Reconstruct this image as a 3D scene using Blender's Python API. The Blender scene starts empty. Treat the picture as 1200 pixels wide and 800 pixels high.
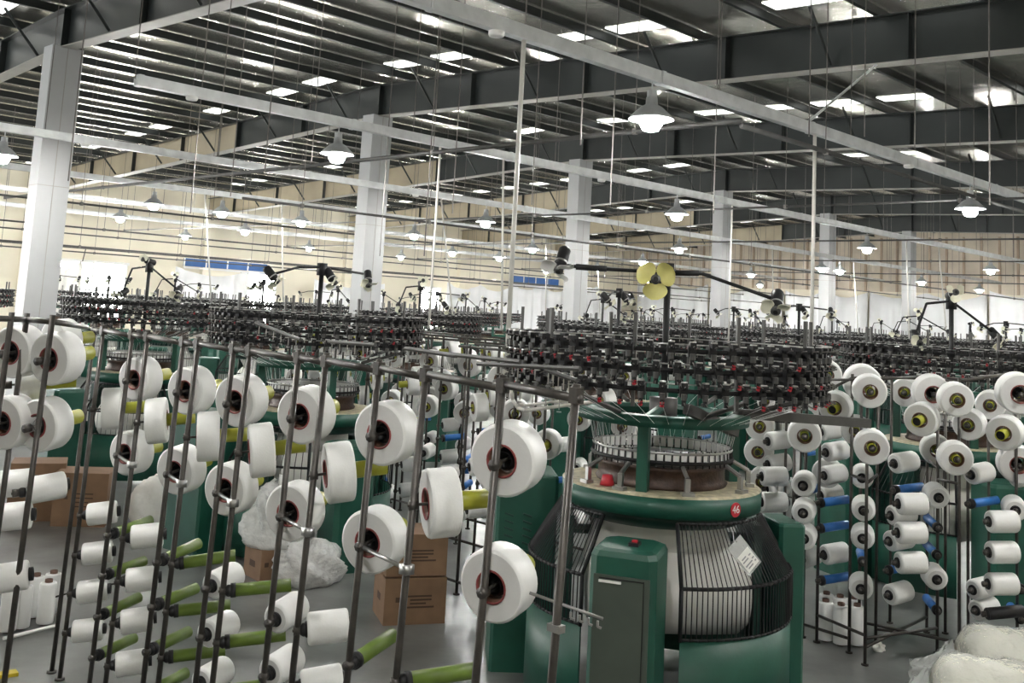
import bpy, math, random
from mathutils import Vector, Matrix, Quaternion
random.seed(7)
PI = math.pi
sc = bpy.context.scene
C = sc.collection

# ------------------------------------------------------------------ camera
# world: X = along the tray / column rows, Y = along the rafters, Z = up; camera above the origin
F, CX, CY, CAM_H = 1200.0, 600.0, 214.0, 2.30
def ray_c(x, y): return Vector(((x - CX) / F, (CY - y) / F, -1.0))
UPc = ray_c(1120, -9400).normalized()
Ac = ray_c(1791, 425); Ac = (Ac - UPc * Ac.dot(UPc)).normalized()
Bc = UPc.cross(Ac).normalized()
CAM = Vector((0, 0, CAM_H))
def W(x, y, d):
    """point seen at pixel (x, y) at depth d along the optical axis"""
    r = ray_c(x, y)
    return CAM + Vector((r.dot(Ac), r.dot(Bc), r.dot(UPc))) * d
def Wh(x, y, h):
    """point seen at pixel (x, y) on the horizontal plane z = h"""
    v = W(x, y, 1.0) - CAM
    return CAM + v * ((h - CAM_H) / v.z)
FWD = (W(600, 362, 1) - CAM); FWD.z = 0; FWD.normalize()
RGT = Vector((FWD.y, -FWD.x, 0))
PHI = math.atan2(FWD.y, FWD.x)
def head(theta, pitch=0):
    """unit vector at theta degrees to the right of the view heading"""
    a = PHI - math.radians(theta); p = math.radians(pitch)
    return Vector((math.cos(a) * math.cos(p), math.sin(a) * math.cos(p), math.sin(p)))

cam_d = bpy.data.cameras.new('camera'); cam = bpy.data.objects.new('camera', cam_d); C.objects.link(cam)
M3 = Matrix((Ac, Bc, UPc))
cam.matrix_world = Matrix.Translation(CAM) @ M3.to_4x4()
cam_d.sensor_fit = 'HORIZONTAL'; cam_d.sensor_width = 36.0; cam_d.lens = 36.0 * F / 1200.0
cam_d.shift_y = -(400 - CY) / 1200.0
cam_d.clip_end = 300
sc.camera = cam

# ------------------------------------------------------------------ world, exposure
wd = bpy.data.worlds.new('world'); sc.world = wd; wd.use_nodes = True
bg = wd.node_tree.nodes['Background']; bg.inputs[0].default_value = (0.93, 0.97, 1.0, 1); bg.inputs[1].default_value = 4.5
sc.view_settings.view_transform = 'Standard'; sc.view_settings.look = 'None'
sc.view_settings.gamma = 1.0; sc.view_settings.use_curve_mapping = False
sc.view_settings.exposure = 0.12
BULB, PANE, SKYL = 700.0, 30.0, 2.0
ADDED_OPENING = (18.6, 37.2, 6.0)      # unseen opening added in end wall to light left roof: y range, height

# ------------------------------------------------------------------ materials
MATS = {}
def mat(name, col, rough=0.6, metal=0.0, var=0.15, scale=8.0, bump=0.0, bscale=40.0, emit=0.0, alpha=1.0, trans=0.0, spec=0.5):
    m = bpy.data.materials.new(name); m.use_nodes = True; nt = m.node_tree; n = nt.nodes; l = nt.links
    p = n['Principled BSDF']
    p.inputs['Roughness'].default_value = rough; p.inputs['Metallic'].default_value = metal
    p.inputs['Specular IOR Level'].default_value = spec
    tc = n.new('ShaderNodeTexCoord')
    if var > 0:
        nz = n.new('ShaderNodeTexNoise'); nz.inputs['Scale'].default_value = scale; nz.inputs['Detail'].default_value = 4
        l.new(tc.outputs['Object'], nz.inputs['Vector'])
        cr = n.new('ShaderNodeValToRGB')
        cr.color_ramp.elements[0].position = 0.3; cr.color_ramp.elements[1].position = 0.7
        cr.color_ramp.elements[0].color = [c * (1 - var) for c in col] + [1]
        cr.color_ramp.elements[1].color = [min(1, c * (1 + var)) for c in col] + [1]
        l.new(nz.outputs[0], cr.inputs[0]); l.new(cr.outputs[0], p.inputs['Base Color'])
    else:
        p.inputs['Base Color'].default_value = (*col, 1)
    if bump > 0:
        nb = n.new('ShaderNodeTexNoise'); nb.inputs['Scale'].default_value = bscale; nb.inputs['Detail'].default_value = 3
        l.new(tc.outputs['Object'], nb.inputs['Vector'])
        b = n.new('ShaderNodeBump'); b.inputs['Strength'].default_value = bump; b.inputs['Distance'].default_value = 0.05
        l.new(nb.outputs[0], b.inputs['Height']); l.new(b.outputs[0], p.inputs['Normal'])
    if emit > 0:
        p.inputs['Emission Color'].default_value = (*col, 1); p.inputs['Emission Strength'].default_value = emit
    if trans > 0:
        p.inputs['Transmission Weight'].default_value = trans
    if alpha < 1:
        p.inputs['Alpha'].default_value = alpha
    MATS[name] = m
    return m
mat('floor', (0.150, 0.155, 0.150), 0.30, 0, 0.45, 1.6, 0.06, 4)
mat('foil', (0.93, 0.90, 0.82), 0.22, 0.9, 0.08, 1.5, 0.25, 2.2)
mat('steel_dark', (0.030, 0.035, 0.034), 0.36, 0, 0.15, 1.0, spec=0.35)
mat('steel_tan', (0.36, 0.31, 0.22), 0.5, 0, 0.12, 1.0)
mat('rib_brown', (0.44, 0.34, 0.25), 0.6, 0, 0.15, 2)
mat('flange', (0.34, 0.33, 0.30), 0.5, 0, 0.1, 2)
mat('column', (0.43, 0.44, 0.445), 0.5, 0, 0.05, 1.5)
mat('wall_cream', (0.78, 0.73, 0.60), 0.7, 0, 0.06, 0.6)
mat('wall_tan', (0.62, 0.55, 0.45), 0.6, 0, 0.18, 0.8)
mat('curtain', (0.82, 0.83, 0.84), 0.8, 0, 0.05, 1)
mat('blue_board', (0.03, 0.11, 0.32), 0.5, 0, 0.1, 3)
mat('pane', (1.0, 0.99, 0.96), 0.3, 0, 0, emit=PANE)
mat('skylight', (0.97, 1.0, 0.96), 0.4, 0, 0, emit=SKYL)
mat('galv', (0.68, 0.70, 0.70), 0.38, 0.55, 0.12, 6)
mat('pipe_white', (0.60, 0.59, 0.55), 0.45, 0, 0.05, 4)
mat('pipe_dark', (0.06, 0.06, 0.058), 0.5, 0.2, 0.15, 6)
mat('rod', (0.16, 0.15, 0.14), 0.45, 0.5, 0.2, 8)
mat('shade', (0.45, 0.47, 0.48), 0.35, 0.4, 0.08, 10)
mat('bulb', (1.0, 0.985, 0.95), 0.3, 0, 0, emit=BULB)
mat('black', (0.010, 0.010, 0.011), 0.5, 0, 0.2, 20, spec=0.3)
mat('red', (0.45, 0.02, 0.035), 0.4, 0, 0.1, 20)
mat('creel_steel', (0.055, 0.050, 0.045), 0.38, 0.45, 0.3, 14, 0.05, 60)
mat('chrome', (0.42, 0.42, 0.41), 0.28, 0.9, 0.1, 20)
mat('green', (0.009, 0.074, 0.049), 0.45, 0, 0.18, 5, 0.02, 30)
mat('green_grey', (0.060, 0.076, 0.062), 0.5, 0, 0.08, 6)
mat('green_dark', (0.008, 0.040, 0.030), 0.4, 0, 0.2, 6)
mat('bed_top', (0.50, 0.45, 0.31), 0.55, 0.1, 0.35, 18)
mat('cam_brown', (0.050, 0.028, 0.020), 0.45, 0.3, 0.45, 25, 0.1, 60)
mat('yarn', (0.76, 0.765, 0.75), 0.36, 0, 0.03, 12, 0.05, 90)
mat('yarn_end_shaded', (0.62, 0.622, 0.61), 0.6, 0, 0.04, 6, 0.03, 60)  # end faces greyer than the sides: their shade is put into the colour
mat('core_brown', (0.11, 0.055, 0.035), 0.6, 0, 0.2, 20)
mat('core_red', (0.20, 0.035, 0.035), 0.5, 0, 0.2, 20)
mat('tube_lime', (0.33, 0.34, 0.03), 0.4, 0, 0.08, 12)
mat('tube_green', (0.105, 0.165, 0.022), 0.42, 0, 0.12, 12)
mat('tube_blue', (0.02, 0.13, 0.40), 0.4, 0, 0.1, 12)
mat('tube_red', (0.35, 0.015, 0.03), 0.4, 0, 0.1, 12)
mat('fabric', (0.78, 0.77, 0.73), 0.8, 0, 0.05, 5, 0.25, 9)
mat('fabric_cream', (0.72, 0.70, 0.60), 0.7, 0, 0.06, 5, 0.4, 7)
mat('plastic', (0.80, 0.82, 0.80), 0.07, 0, 0.05, 8, 1.0, 11, alpha=0.34)
mat('plastic_bag', (0.82, 0.83, 0.81), 0.10, 0, 0.12, 12, 0.7, 15, alpha=0.62)
mat('cardboard', (0.20, 0.118, 0.066), 0.75, 0, 0.12, 7)
mat('ink', (0.07, 0.04, 0.025), 0.8, 0, 0, 1)
mat('paper', (0.72, 0.72, 0.68), 0.6, 0, 0.05, 20)
mat('ink_grey', (0.22, 0.23, 0.24), 0.8, 0, 0, 1)
mat('white_paint', (0.80, 0.80, 0.78), 0.5, 0, 0.03, 8)
mat('fan_yellow', (0.62, 0.58, 0.20), 0.4, 0, 0.06, 10)
mat('fan_cream', (0.78, 0.77, 0.62), 0.4, 0, 0.06, 10)
mat('grey_post', (0.085, 0.085, 0.082), 0.45, 0.4, 0.15, 12)
mat('yellow_paint', (0.52, 0.40, 0.02), 0.5, 0, 0.2, 10)
mat('thread', (0.75, 0.76, 0.76), 0.5, 0, 0, 1)

# ------------------------------------------------------------------ mesh builder
class MB:
    def __init__(s): s.v = []; s.f = []; s.mi = []; s.mats = []; s.cur = 0; s.sm = []; s.smooth = False
    def m(s, name, smooth=False):
        if name not in s.mats: s.mats.append(name)
        s.cur = s.mats.index(name); s.smooth = smooth; return s
    def add(s, vs, fs):
        b = len(s.v); s.v += [tuple(v) for v in vs]
        for f in fs: s.f.append([i + b for i in f]); s.mi.append(s.cur); s.sm.append(s.smooth)
        return s
    def box(s, c, d, rot=None):
        hx, hy, hz = d[0] / 2, d[1] / 2, d[2] / 2
        vs = [Vector((x, y, z)) for x in (-hx, hx) for y in (-hy, hy) for z in (-hz, hz)]
        if rot is not None: vs = [rot @ v for v in vs]
        c = Vector(c); vs = [v + c for v in vs]
        return s.add(vs, [(0, 1, 3, 2), (4, 6, 7, 5), (0, 4, 5, 1), (2, 3, 7, 6), (0, 2, 6, 4), (1, 5, 7, 3)])
    def cbox(s, c, d, b=0.02, rotz=0.0):
        """box with chamfered vertical and top edges"""
        hx, hy, hz = d[0] / 2, d[1] / 2, d[2] / 2; c = Vector(c)
        R = Matrix.Rotation(rotz, 3, 'Z')
        def ring(hx, hy, z, b):
            pts = [(hx - b, -hy), (hx, -hy + b), (hx, hy - b), (hx - b, hy), (-hx + b, hy), (-hx, hy - b), (-hx, -hy + b), (-hx + b, -hy)]
            return [c + R @ Vector((x, y, z)) for x, y in pts]
        rs = [ring(hx, hy, -hz, b), ring(hx, hy, hz - b, b), ring(hx - b * .3, hy - b * .3, hz - b * .3, b), ring(hx - b, hy - b, hz, b)]
        vs = [p for r in rs for p in r]; fs = []
        for k in range(3):
            for i in range(8): j = (i + 1) % 8; fs.append((k * 8 + i, k * 8 + j, k * 8 + 8 + j, k * 8 + 8 + i))
        fs.append(tuple(range(24, 32))); fs.append(tuple(range(7, -1, -1)))
        return s.add(vs, fs)
    def tube(s, p0, p1, r, n=8, r1=None, cap=True):
        p0 = Vector(p0); p1 = Vector(p1); d = p1 - p0
        if d.length < 1e-6: return s
        q = d.to_track_quat('Z', 'Y'); r1 = r if r1 is None else r1
        vs = []
        for p, rr in ((p0, r), (p1, r1)):
            for i in range(n):
                a = 2 * PI * i / n; vs.append(p + q @ Vector((rr * math.cos(a), rr * math.sin(a), 0)))
        fs = [(i, (i + 1) % n, n + (i + 1) % n, n + i) for i in range(n)]
        if cap: fs += [tuple(range(n - 1, -1, -1)), tuple(range(n, 2 * n))]
        return s.add(vs, fs)
    def path(s, pts, r, n=6):
        for a, b in zip(pts[:-1], pts[1:]): s.tube(a, b, r, n)
        return s
    def lathe(s, prof, n=24, M=None, a0=0.0, a1=2 * PI, close=True):
        vs = []; full = abs(a1 - a0 - 2 * PI) < 1e-6; cols = n if full else n + 1
        for r, z in prof:
            for i in range(cols):
                a = a0 + (a1 - a0) * i / n; v = Vector((r * math.cos(a), r * math.sin(a), z)); vs.append(M @ v if M else v)
        fs = []; k = len(prof)
        for j in range(k - 1 + (1 if close else 0)):
            j2 = (j + 1) % k
            for i in range(n):
                i2 = (i + 1) % cols
                fs.append((j * cols + i, j * cols + i2, j2 * cols + i2, j2 * cols + i))
        return s.add(vs, fs)
    def sphere(s, c, r, n=10, k=6, sz=1.0):
        prof = [(max(1e-4, r * math.sin(PI * j / k)), -r * sz * math.cos(PI * j / k)) for j in range(k + 1)]
        return s.lathe(prof, n, Matrix.Translation(Vector(c)), close=False)
    def torus(s, R, z, r, n=40, k=6, M=None):
        prof = [(R + r * math.cos(2 * PI * j / k), z + r * math.sin(2 * PI * j / k)) for j in range(k)]
        return s.lathe(prof, n, M)
    def mesh(s, name):
        me = bpy.data.meshes.new(name); me.from_pydata(s.v, [], s.f)
        for m in s.mats: me.materials.append(MATS[m])
        me.polygons.foreach_set('material_index', s.mi); me.polygons.foreach_set('use_smooth', s.sm); me.update()
        return me
def link(name, me, parent=None, loc=None, rot=None):
    o = bpy.data.objects.new(name, me); C.objects.link(o); o.parent = parent
    if loc is not None: o.location = loc
    if rot is not None: o.rotation_mode = 'QUATERNION'; o.rotation_quaternion = rot
    return o
def tag(o, label=None, cat=None, group=None, kind=None):
    if label: o['label'] = label
    if cat: o['category'] = cat
    if group: o['group'] = group
    if kind: o['kind'] = kind
    return o
def thing(name, label, cat, loc=(0, 0, 0), rotz=0.0, group=None, kind=None):
    o = link(name, None, None, loc); o.empty_display_size = 0.1; o.rotation_euler = (0, 0, rotz)
    return tag(o, label, cat, group, kind)
def zrot(d): return Vector(d).to_track_quat('Z', 'Y')

# ------------------------------------------------------------------ the hall
COLB = 18.15                   # column row
WALL_A, WALL_B = 49.0, 38.0    # far walls
def flange_h(b): return 6.45 - 0.03 * (COLB - b) if b < COLB else 6.45 - 0.05 * (b - COLB)
RD = 0.70                      # rafter depth
A_MIN, B_MIN = -9.0, -9.0
floor = link('floor', MB().m('floor').box(((A_MIN + WALL_A) / 2, (B_MIN + WALL_B) / 2, -0.05), (WALL_A - A_MIN, WALL_B - B_MIN, 0.1)).mesh('floor')); tag(floor, kind='structure')
def slope_prism(b, m, a0, a1, b0, b1, dz0, dz1):
    ks = sorted(set(x for x in (b0, COLB, b1) if b0 <= x <= b1))
    b.m(m)
    for p, q in zip(ks[:-1], ks[1:]):
        if q - p < 1e-6: continue
        vs = [(a, y, flange_h(y) + dz) for a in (a0, a1) for y in (p, q) for dz in (dz0, dz1)]
        b.add(vs, [(0, 1, 3, 2), (4, 6, 7, 5), (0, 4, 5, 1), (2, 3, 7, 6), (0, 2, 6, 4), (1, 5, 7, 3)])
    return b
ceil = link('ceiling', slope_prism(MB(), 'foil', A_MIN, WALL_A, B_MIN, WALL_B, RD + 0.185, RD + 0.24).mesh('ceiling')); tag(ceil, kind='structure')
COLS_A = [6.9 + 7.0 * k for k in range(-2, 7)]
for k, a in enumerate(COLS_A[:-1]):
    r = link('rafter', slope_prism(MB(), 'steel_dark', a - .006, a + .006, B_MIN, WALL_B, 0.0, RD).mesh('rafter'), ceil)
    link('flange', slope_prism(MB(), 'flange', a - .13, a + .13, B_MIN, WALL_B, -0.015, 0.0).mesh('flange'), r)
    link('flange', slope_prism(MB(), 'steel_dark', a - .13, a + .13, B_MIN, WALL_B, RD - .015, RD).mesh('flange'), r)
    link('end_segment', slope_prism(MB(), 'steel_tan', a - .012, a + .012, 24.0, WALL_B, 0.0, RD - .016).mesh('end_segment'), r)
    mb = MB().m('steel_dark')
    for b in [B_MIN + 3.0 * i for i in range(1, 16)]:
        h = flange_h(b)
        mb.box((a - .065, b, h + RD / 2), (.12, .012, RD))
    link('stiffener', mb.mesh('stiffener'), r)
    mb = MB().m('steel_dark')
    for b in [B_MIN + 3.0 * i + 1.2 for i in range(0, 16)]:
        if b > WALL_B - 1: continue
        h = flange_h(b)
        mb.tube((a - .06, b, h + .06), (a - .72, b, h + RD + .1), .028, 5)
        mb.tube((a + .06, b, h + .06), (a + .72, b, h + RD + .1), .028, 5)
    link('fly_brace', mb.mesh('fly_brace'), r)
nb = int((WALL_B - B_MIN) / 1.5)
for i in range(nb):
    b = B_MIN + 0.5 + 1.5 * i; h = flange_h(b) + RD
    mb = MB().m('steel_dark')
    for c, d in (((0, 0, .083), (WALL_A - A_MIN, .012, .155)), ((0, -.03, .006), (WALL_A - A_MIN, .07, .012)), ((0, .03, .160), (WALL_A - A_MIN, .07, .012))):
        mb.box(((A_MIN + WALL_A) / 2 + c[0], b + c[1], h + c[2]), d)
    link('purlin', mb.mesh('purlin'), ceil)
# translucent roof lights beside every rafter
for a in COLS_A[:-1]:
    for i in range(nb):
        b = B_MIN + 0.5 + 1.5 * i + .75
        if b + .6 > WALL_B or abs(b - COLB) < .6: continue
        w = 0.42
        if a < 0 or random.random() < .35: continue
        link('skylight_panel', slope_prism(MB(), 'skylight', a - .95, a - .95 + w, b - .6, b + .6, RD + .172, RD + .184).mesh('skylight_panel'), ceil)
# columns
for k, a in enumerate(COLS_A):
    if a > WALL_A - 2 : continue
    h = flange_h(COLB)
    cb = MB().m('column').box((0, 0, h / 2), (.54, .38, h))
    o = link('column', cb.mesh('column'), None, (a, COLB, 0))
    tag(o, 'tall pale grey boxed column carrying the roof rafters', 'column', 'row of boxed roof columns', 'structure')
    link('seam', MB().m('flange').box((.0, -.1925, h / 2), (.012, .005, h)).box((0, -.1925, h * .62), (.54, .005, .012)).box((-.2725, 0, h * .62), (.005, .38, .012)).mesh('seam'), o)

# far walls
def cream_wall():
    mb = MB().m('wall_cream').box(((A_MIN + WALL_A) / 2, WALL_B + .1, 3.3), (WALL_A - A_MIN, .2, 6.6))
    return link('wall_left', mb.mesh('wall_left'))
wl = tag(cream_wall(), kind='structure')
for a in [A_MIN + 7 * k + 1.9 for k in range(0, 9)]:
    if a > WALL_A - .5: continue
    link('pilaster', MB().m('wall_cream').box((a, WALL_B - .12, 2.7), (.4, .24, 5.4)).mesh('pilaster'), wl)
link('ledge', MB().m('wall_cream').box((20, WALL_B - .05, 3.75), (58, .1, .12)).mesh('ledge'), wl)
wr = tag(link('wall_right', MB().m('wall_tan').box((WALL_A + .1, (B_MIN + WALL_B) / 2, 3.8), (.2, WALL_B - B_MIN, 7.6)).mesh('wall_right')), kind='structure')
for i in range(58):
    b = B_MIN + .4 + .8 * i
    link('rib', MB().m('rib_brown').box((WALL_A - .04, b, 5.5), (.08, .10, 2.7)).mesh('rib'), wr)
link('cladding_band', MB().m('wall_cream').box((WALL_A - .06, 14.5, 2.1), (.1, 47, 4.2)).mesh('cladding_band'), wr)
mb = MB().m('wall_cream').box((A_MIN - .1, (B_MIN + ADDED_OPENING[0]) / 2, 3.7), (.2, ADDED_OPENING[0] - B_MIN, 7.4)).box((A_MIN - .1, (ADDED_OPENING[1] + WALL_B) / 2, 3.5), (.2, WALL_B - ADDED_OPENING[1], 7.0)).box((A_MIN - .1, (ADDED_OPENING[0] + ADDED_OPENING[1]) / 2, 6.7), (.2, ADDED_OPENING[1] - ADDED_OPENING[0], 1.4))
tag(link('wall_end', mb.mesh('wall_end')), kind='structure')
tag(link('wall_back', MB().m('wall_cream').box(((A_MIN + WALL_A) / 2, B_MIN - .1, 3.4), (WALL_A - A_MIN, .2, 6.8)).mesh('wall_back')), kind='structure')
pl_ = bpy.data.lights.new('opening_portal', 'AREA'); pl_.shape = 'RECTANGLE'; pl_.size = ADDED_OPENING[2]; pl_.size_y = ADDED_OPENING[1] - ADDED_OPENING[0]; pl_.cycles.is_portal = True  # portal guiding sky light through the opening added in the end wall
po = bpy.data.objects.new('opening_portal', pl_); C.objects.link(po); po.location = (A_MIN - .05, (ADDED_OPENING[0] + ADDED_OPENING[1]) / 2, ADDED_OPENING[2] / 2); po.rotation_euler = (0, -PI / 2, 0)
def wall_window(n, x0, x1, y0, y1, plane, ab=None):
    # corners seen at pixels, on wall y = WALL_B
    def hit(x, y):
        v = W(x, y, 1) - CAM; return CAM + v * ((plane - CAM_H * 0 - CAM.y) / v.y)
    a = hit(x0, (y0 + y1) / 2).x; b = hit(x1, (y0 + y1) / 2).x
    zt = hit((x0 + x1) / 2, y0).z; zb = 1.0
    if ab: a, b, zt = ab
    mb = MB().m('white_paint')
    w = tag(link('window_%d' % n, mb.box(((a + b) / 2, plane - .03, zt + .05), (b - a + .2, .08, .1)).box(((a + b) / 2, plane - .03, zb), (b - a + .2, .1, .1)).mesh('window')), kind='structure')
    k = max(2, int((b - a) / 1.3))
    for i in range(k + 1):
        link('mullion', MB().m('white_paint').box((a + (b - a) * i / k, plane - .04, (zt + zb) / 2), (.07, .07, zt - zb)).mesh('mullion'), w)
    link('transom', MB().m('white_paint').box(((a + b) / 2, plane - .04, zb + (zt - zb) * .55), (b - a, .06, .06)).mesh('transom'), w)
    for i in range(k):
        p = a + (b - a) * (i + .5) / k
        link('pane', MB().m('pane').box((p, plane - .015, (zt + zb) / 2), ((b - a) / k - .07, .02, zt - zb - .02)).mesh('pane'), w)
wall_window(1, 66, 146, 308, 350, WALL_B)
wall_window(2, 283, 322, 322, 355, WALL_B)
wall_window(3, 432, 443, 330, 362, WALL_B)
wall_window(4, 491, 514, 338, 364, WALL_B)
wall_window(5, 0, 10, 308, 350, WALL_B, (-1.6, 3.2, 3.3))  # this and the next window are out of view, added to light the roof
wall_window(6, 0, 10, 308, 350, WALL_B, (-8.2, -3.6, 3.3))
def board(label, x0, x1, y0, y1):
    def hit(x, y):
        v = W(x, y, 1) - CAM; return CAM + v * ((WALL_B - .15) / v.y)
    p, q = hit(x0, (y0 + y1) / 2), hit(x1, (y0 + y1) / 2); t = hit((x0 + x1) / 2, y0).z; b = hit((x0 + x1) / 2, y1).z
    mb = MB().m('blue_board').box((0, 0, 0), (q.x - p.x, .08, t - b))
    mb.m('white_paint').box((0, -.02, -(t - b) / 2 - .06), (q.x - p.x, .06, .06))
    o = link('notice_board', mb.mesh('notice_board'), None, ((p.x + q.x) / 2, WALL_B - .3, (t + b) / 2)); tag(o, label, 'banner')
    for i in range(5):
        link('divider', MB().m('galv').box((-(q.x - p.x) / 2 + (q.x - p.x) * i / 4, -.05, 0), (.05, .03, t - b)).mesh('divider'), o)
board('long dark blue banner hung high on the cream wall beyond the columns', 213, 311, 306, 315)
board('short dark blue banner above the white drapes beside a column', 596, 652, 325, 334)

# white drapes along the far end
ORD = ['first', 'second', 'third', 'fourth', 'fifth', 'sixth', 'seventh', 'eighth', 'ninth', 'tenth', 'eleventh', 'twelfth', 'thirteenth', 'fourteenth', 'fifteenth', 'sixteenth', 'seventeenth', 'eighteenth', 'nineteenth', 'twentieth']
def drape(p, q, zt, zb, label, seed):
    rnd = random.Random(seed); p = Vector(p); q = Vector(q); d = q - p; L = d.length; d.normalize(); nrm = Vector((d.y, -d.x, 0))
    n = 48; rows = 7; vs = []; ph = rnd.random() * 6
    for j in range(rows):
        t = j / (rows - 1)
        for i in range(n + 1):
            s = i / n
            sag = .28 * abs(math.sin(PI * s * max(1, round(L / 2.6)))) * (1 - t)
            off = (.05 + .10 * t) * math.sin(s * L * 5.2 + ph + math.sin(s * 9 + ph)) + .05 * math.sin(s * L * 11 + 2 * ph)
            pt = p + d * (L * s) + nrm * off; vs.append((pt.x, pt.y, zt - sag - (zt - zb) * t))
    fs = [(j * (n + 1) + i, j * (n + 1) + i + 1, (j + 1) * (n + 1) + i + 1, (j + 1) * (n + 1) + i) for j in range(rows - 1) for i in range(n)]
    b = MB().m('curtain', True); b.add(vs, fs); o = link('drape', b.mesh('drape'))
    o.modifiers.new('thickness', 'SOLIDIFY').thickness = .02
    return tag(o, label, 'drape', 'white drapes along the far walls')
bb = -3.0; i = 0
while bb < 36:
    L = random.uniform(4.2, 5.6)
    drape((WALL_A - .7, bb, 0), (WALL_A - .7, min(bb + L, 37.2), 0), 4.2 + random.uniform(-.15, .15), .01, 'white sheet drape on the tan end wall, %s from its outer end' % ORD[i], i)
    bb += L + .12; i += 1
for k, aa in enumerate((33.5, 38.0, 42.6)):
    drape((aa, WALL_B - .7, 0), (aa + 4.4, WALL_B - .7, 0), 3.5 + .2 * k, .01, 'white sheet drape on the cream side wall, %s from the corner' % ORD[2 - k], 40 + k)
drape((19.2, WALL_B - .9, 0), (22.4, WALL_B - .9, 0), 3.3, .01, 'white sheet drape hung below the long blue banner', 50)
drape((25.6, WALL_B - .9, 0), (29.4, WALL_B - .9, 0), 3.2, .01, 'broad white sheet drape near the narrow bright window', 51)
def hit_b(x, y, b):
    v = W(x, y, 1) - CAM; return CAM + v * (b / v.y)
gp = hit_b(76, 318, 34.5); CLOTH = gp
g = thing('hanging_cloth', 'pale cloth hung up by its corners before the bright window', 'cloth', (gp.x, gp.y, 1.0))
gv = []
for j in range(7):
    t = j / 6; wd_ = .55 + .12 * math.sin(5 * t) - .1 * t
    for i in range(17):
        s = i / 16 - .5; gv.append((s * 2 * wd_, .12 * math.sin(s * 14 + t * 2), 2.2 * (1 - t) - .35 * (1 - t) * math.cos(s * PI) ** 2))
gm = MB().m('fabric', True); gm.add(gv, [(j * 17 + i, j * 17 + i + 1, j * 17 + 18 + i, j * 17 + 17 + i) for j in range(6) for i in range(16)])
go = link('sheet', gm.mesh('sheet'), g); go.modifiers.new('thickness', 'SOLIDIFY').thickness = .02
link('hook', MB().m('rod').tube((-.55, 0, 2.15), (-.62, 0, 2.62), .02).mesh('hook'), g)
link('hook', MB().m('rod').tube((.55, 0, 2.15), (.62, 0, 2.62), .02).mesh('hook'), g)

# ------------------------------------------------------------------ trays, lamps, pipes
TRAY_H = 4.60
TRAYS = [(-4.0, -4.0), (.8, -2.0), (6.0, 2.0), (11.1, 5.04), (16.45, -4.0), (21.8, -4.0), (27.0, -3.0), (32.4, -3.0)]
ordn = ['lighting tray above the aisle behind the wrapped rolls', 'lighting tray passing high above the nearest machines', 'lighting tray with a square cut end hanging before the columns', 'lighting tray running just before the column row', 'lighting tray just beyond the column row', 'lighting tray midway between columns and cream wall', 'lighting tray running closest to the cream side wall']
tray_by_b = {}
for i, (b, a0) in enumerate(TRAYS):
    lab = 'galvanised steel ' + (ordn[i - 1] if i else 'lighting tray nearest the plain back wall')
    t = thing('lighting_tray', lab, 'cable tray', (a0, b, TRAY_H), 0, 'lighting trays under the roof')
    L = WALL_A - 1.5 - a0; tray_by_b[b] = (t, a0)
    seg = 3.0; k = 0
    while k * seg < L:
        l = min(seg, L - k * seg); x0 = k * seg
        mb = MB().m('galv').box((x0 + l / 2, 0, .0), (l - .006, .09, .004)).box((x0 + l / 2, -.045, .06), (l - .006, .004, .12)).box((x0 + l / 2, .045, .06), (l - .006, .004, .12)).box((x0 + l / 2, 0, .12), (l - .006, .09, .004))
        link('tray_section', mb.mesh('tray_section'), t)
        link('joint_strap', MB().m('galv').box((x0 + .05, 0, .06), (.06, .104, .136)).mesh('joint_strap'), t)
        top = flange_h(b) + RD - TRAY_H
        link('hanger_rod', MB().m('rod').tube((x0 + 1.1, 0, .12), (x0 + 1.1, 0, top), .007, 5).mesh('hanger_rod'), t)
        k += 1
def on_tray(px, b, h):
    """x position on the line (y = b, z = h) seen at pixel column px"""
    lo, hi = .5, WALL_A
    up = None
    for _ in range(50):
        mid = (lo + hi) / 2; v = Vector((mid, b, h)) - CAM
        c = Ac * v.x + Bc * v.y + UPc * v.z
        x = CX + F * c.x / (-c.z) if c.z < 0 else (-1e9 if True else 0)
        if x < px: lo = mid
        else: hi = mid
    return (lo + hi) / 2
for px, b in ((582, 6.0), (1065, 6.0), (225, 11.1), (705, 11.1), (100, 16.45), (487, 16.45)):
    t, a0 = tray_by_b[b]; x = on_tray(px, b, TRAY_H) - a0
    link('junction_box', MB().m('white_paint').lathe([(.0005, -.045), (.06, -.045), (.07, -.03), (.07, -.002), (.0005, -.002)], 12, Matrix.Translation((x, 0, 0)), close=False).mesh('junction_box'), t)
t, a0 = tray_by_b[6.0]; x = on_tray(945, 6.0, TRAY_H) - a0; q = W(1027, 76, 14.2)
link('sway_brace', MB().m('galv').tube((x, 0, .1), (q.x - a0, q.y - 6.0, q.z - TRAY_H), .016, 6).mesh('sway_brace'), t)
sh = MB().m('shade', True).lathe([(.03, .22), (.055, .20), (.06, .13), (.11, .10), (.20, .015), (.225, -.02), (.218, -.02), (.19, .01), (.10, .085), (.05, .11), (.03, .2)], 24).mesh('lamp_shade')
bl = MB().m('bulb', True).lathe([(.0005, -.145), (.075, -.125), (.108, -.07), (.095, -.015), (.05, .05), (.0005, .06)], 12, close=False).mesh('bulb')
cp = MB().m('shade').tube((0, 0, .2), (0, 0, .27), .05, 10).tube((0, 0, .27), (0, 0, .36), .008, 5).mesh('lamp_cap')
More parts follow.
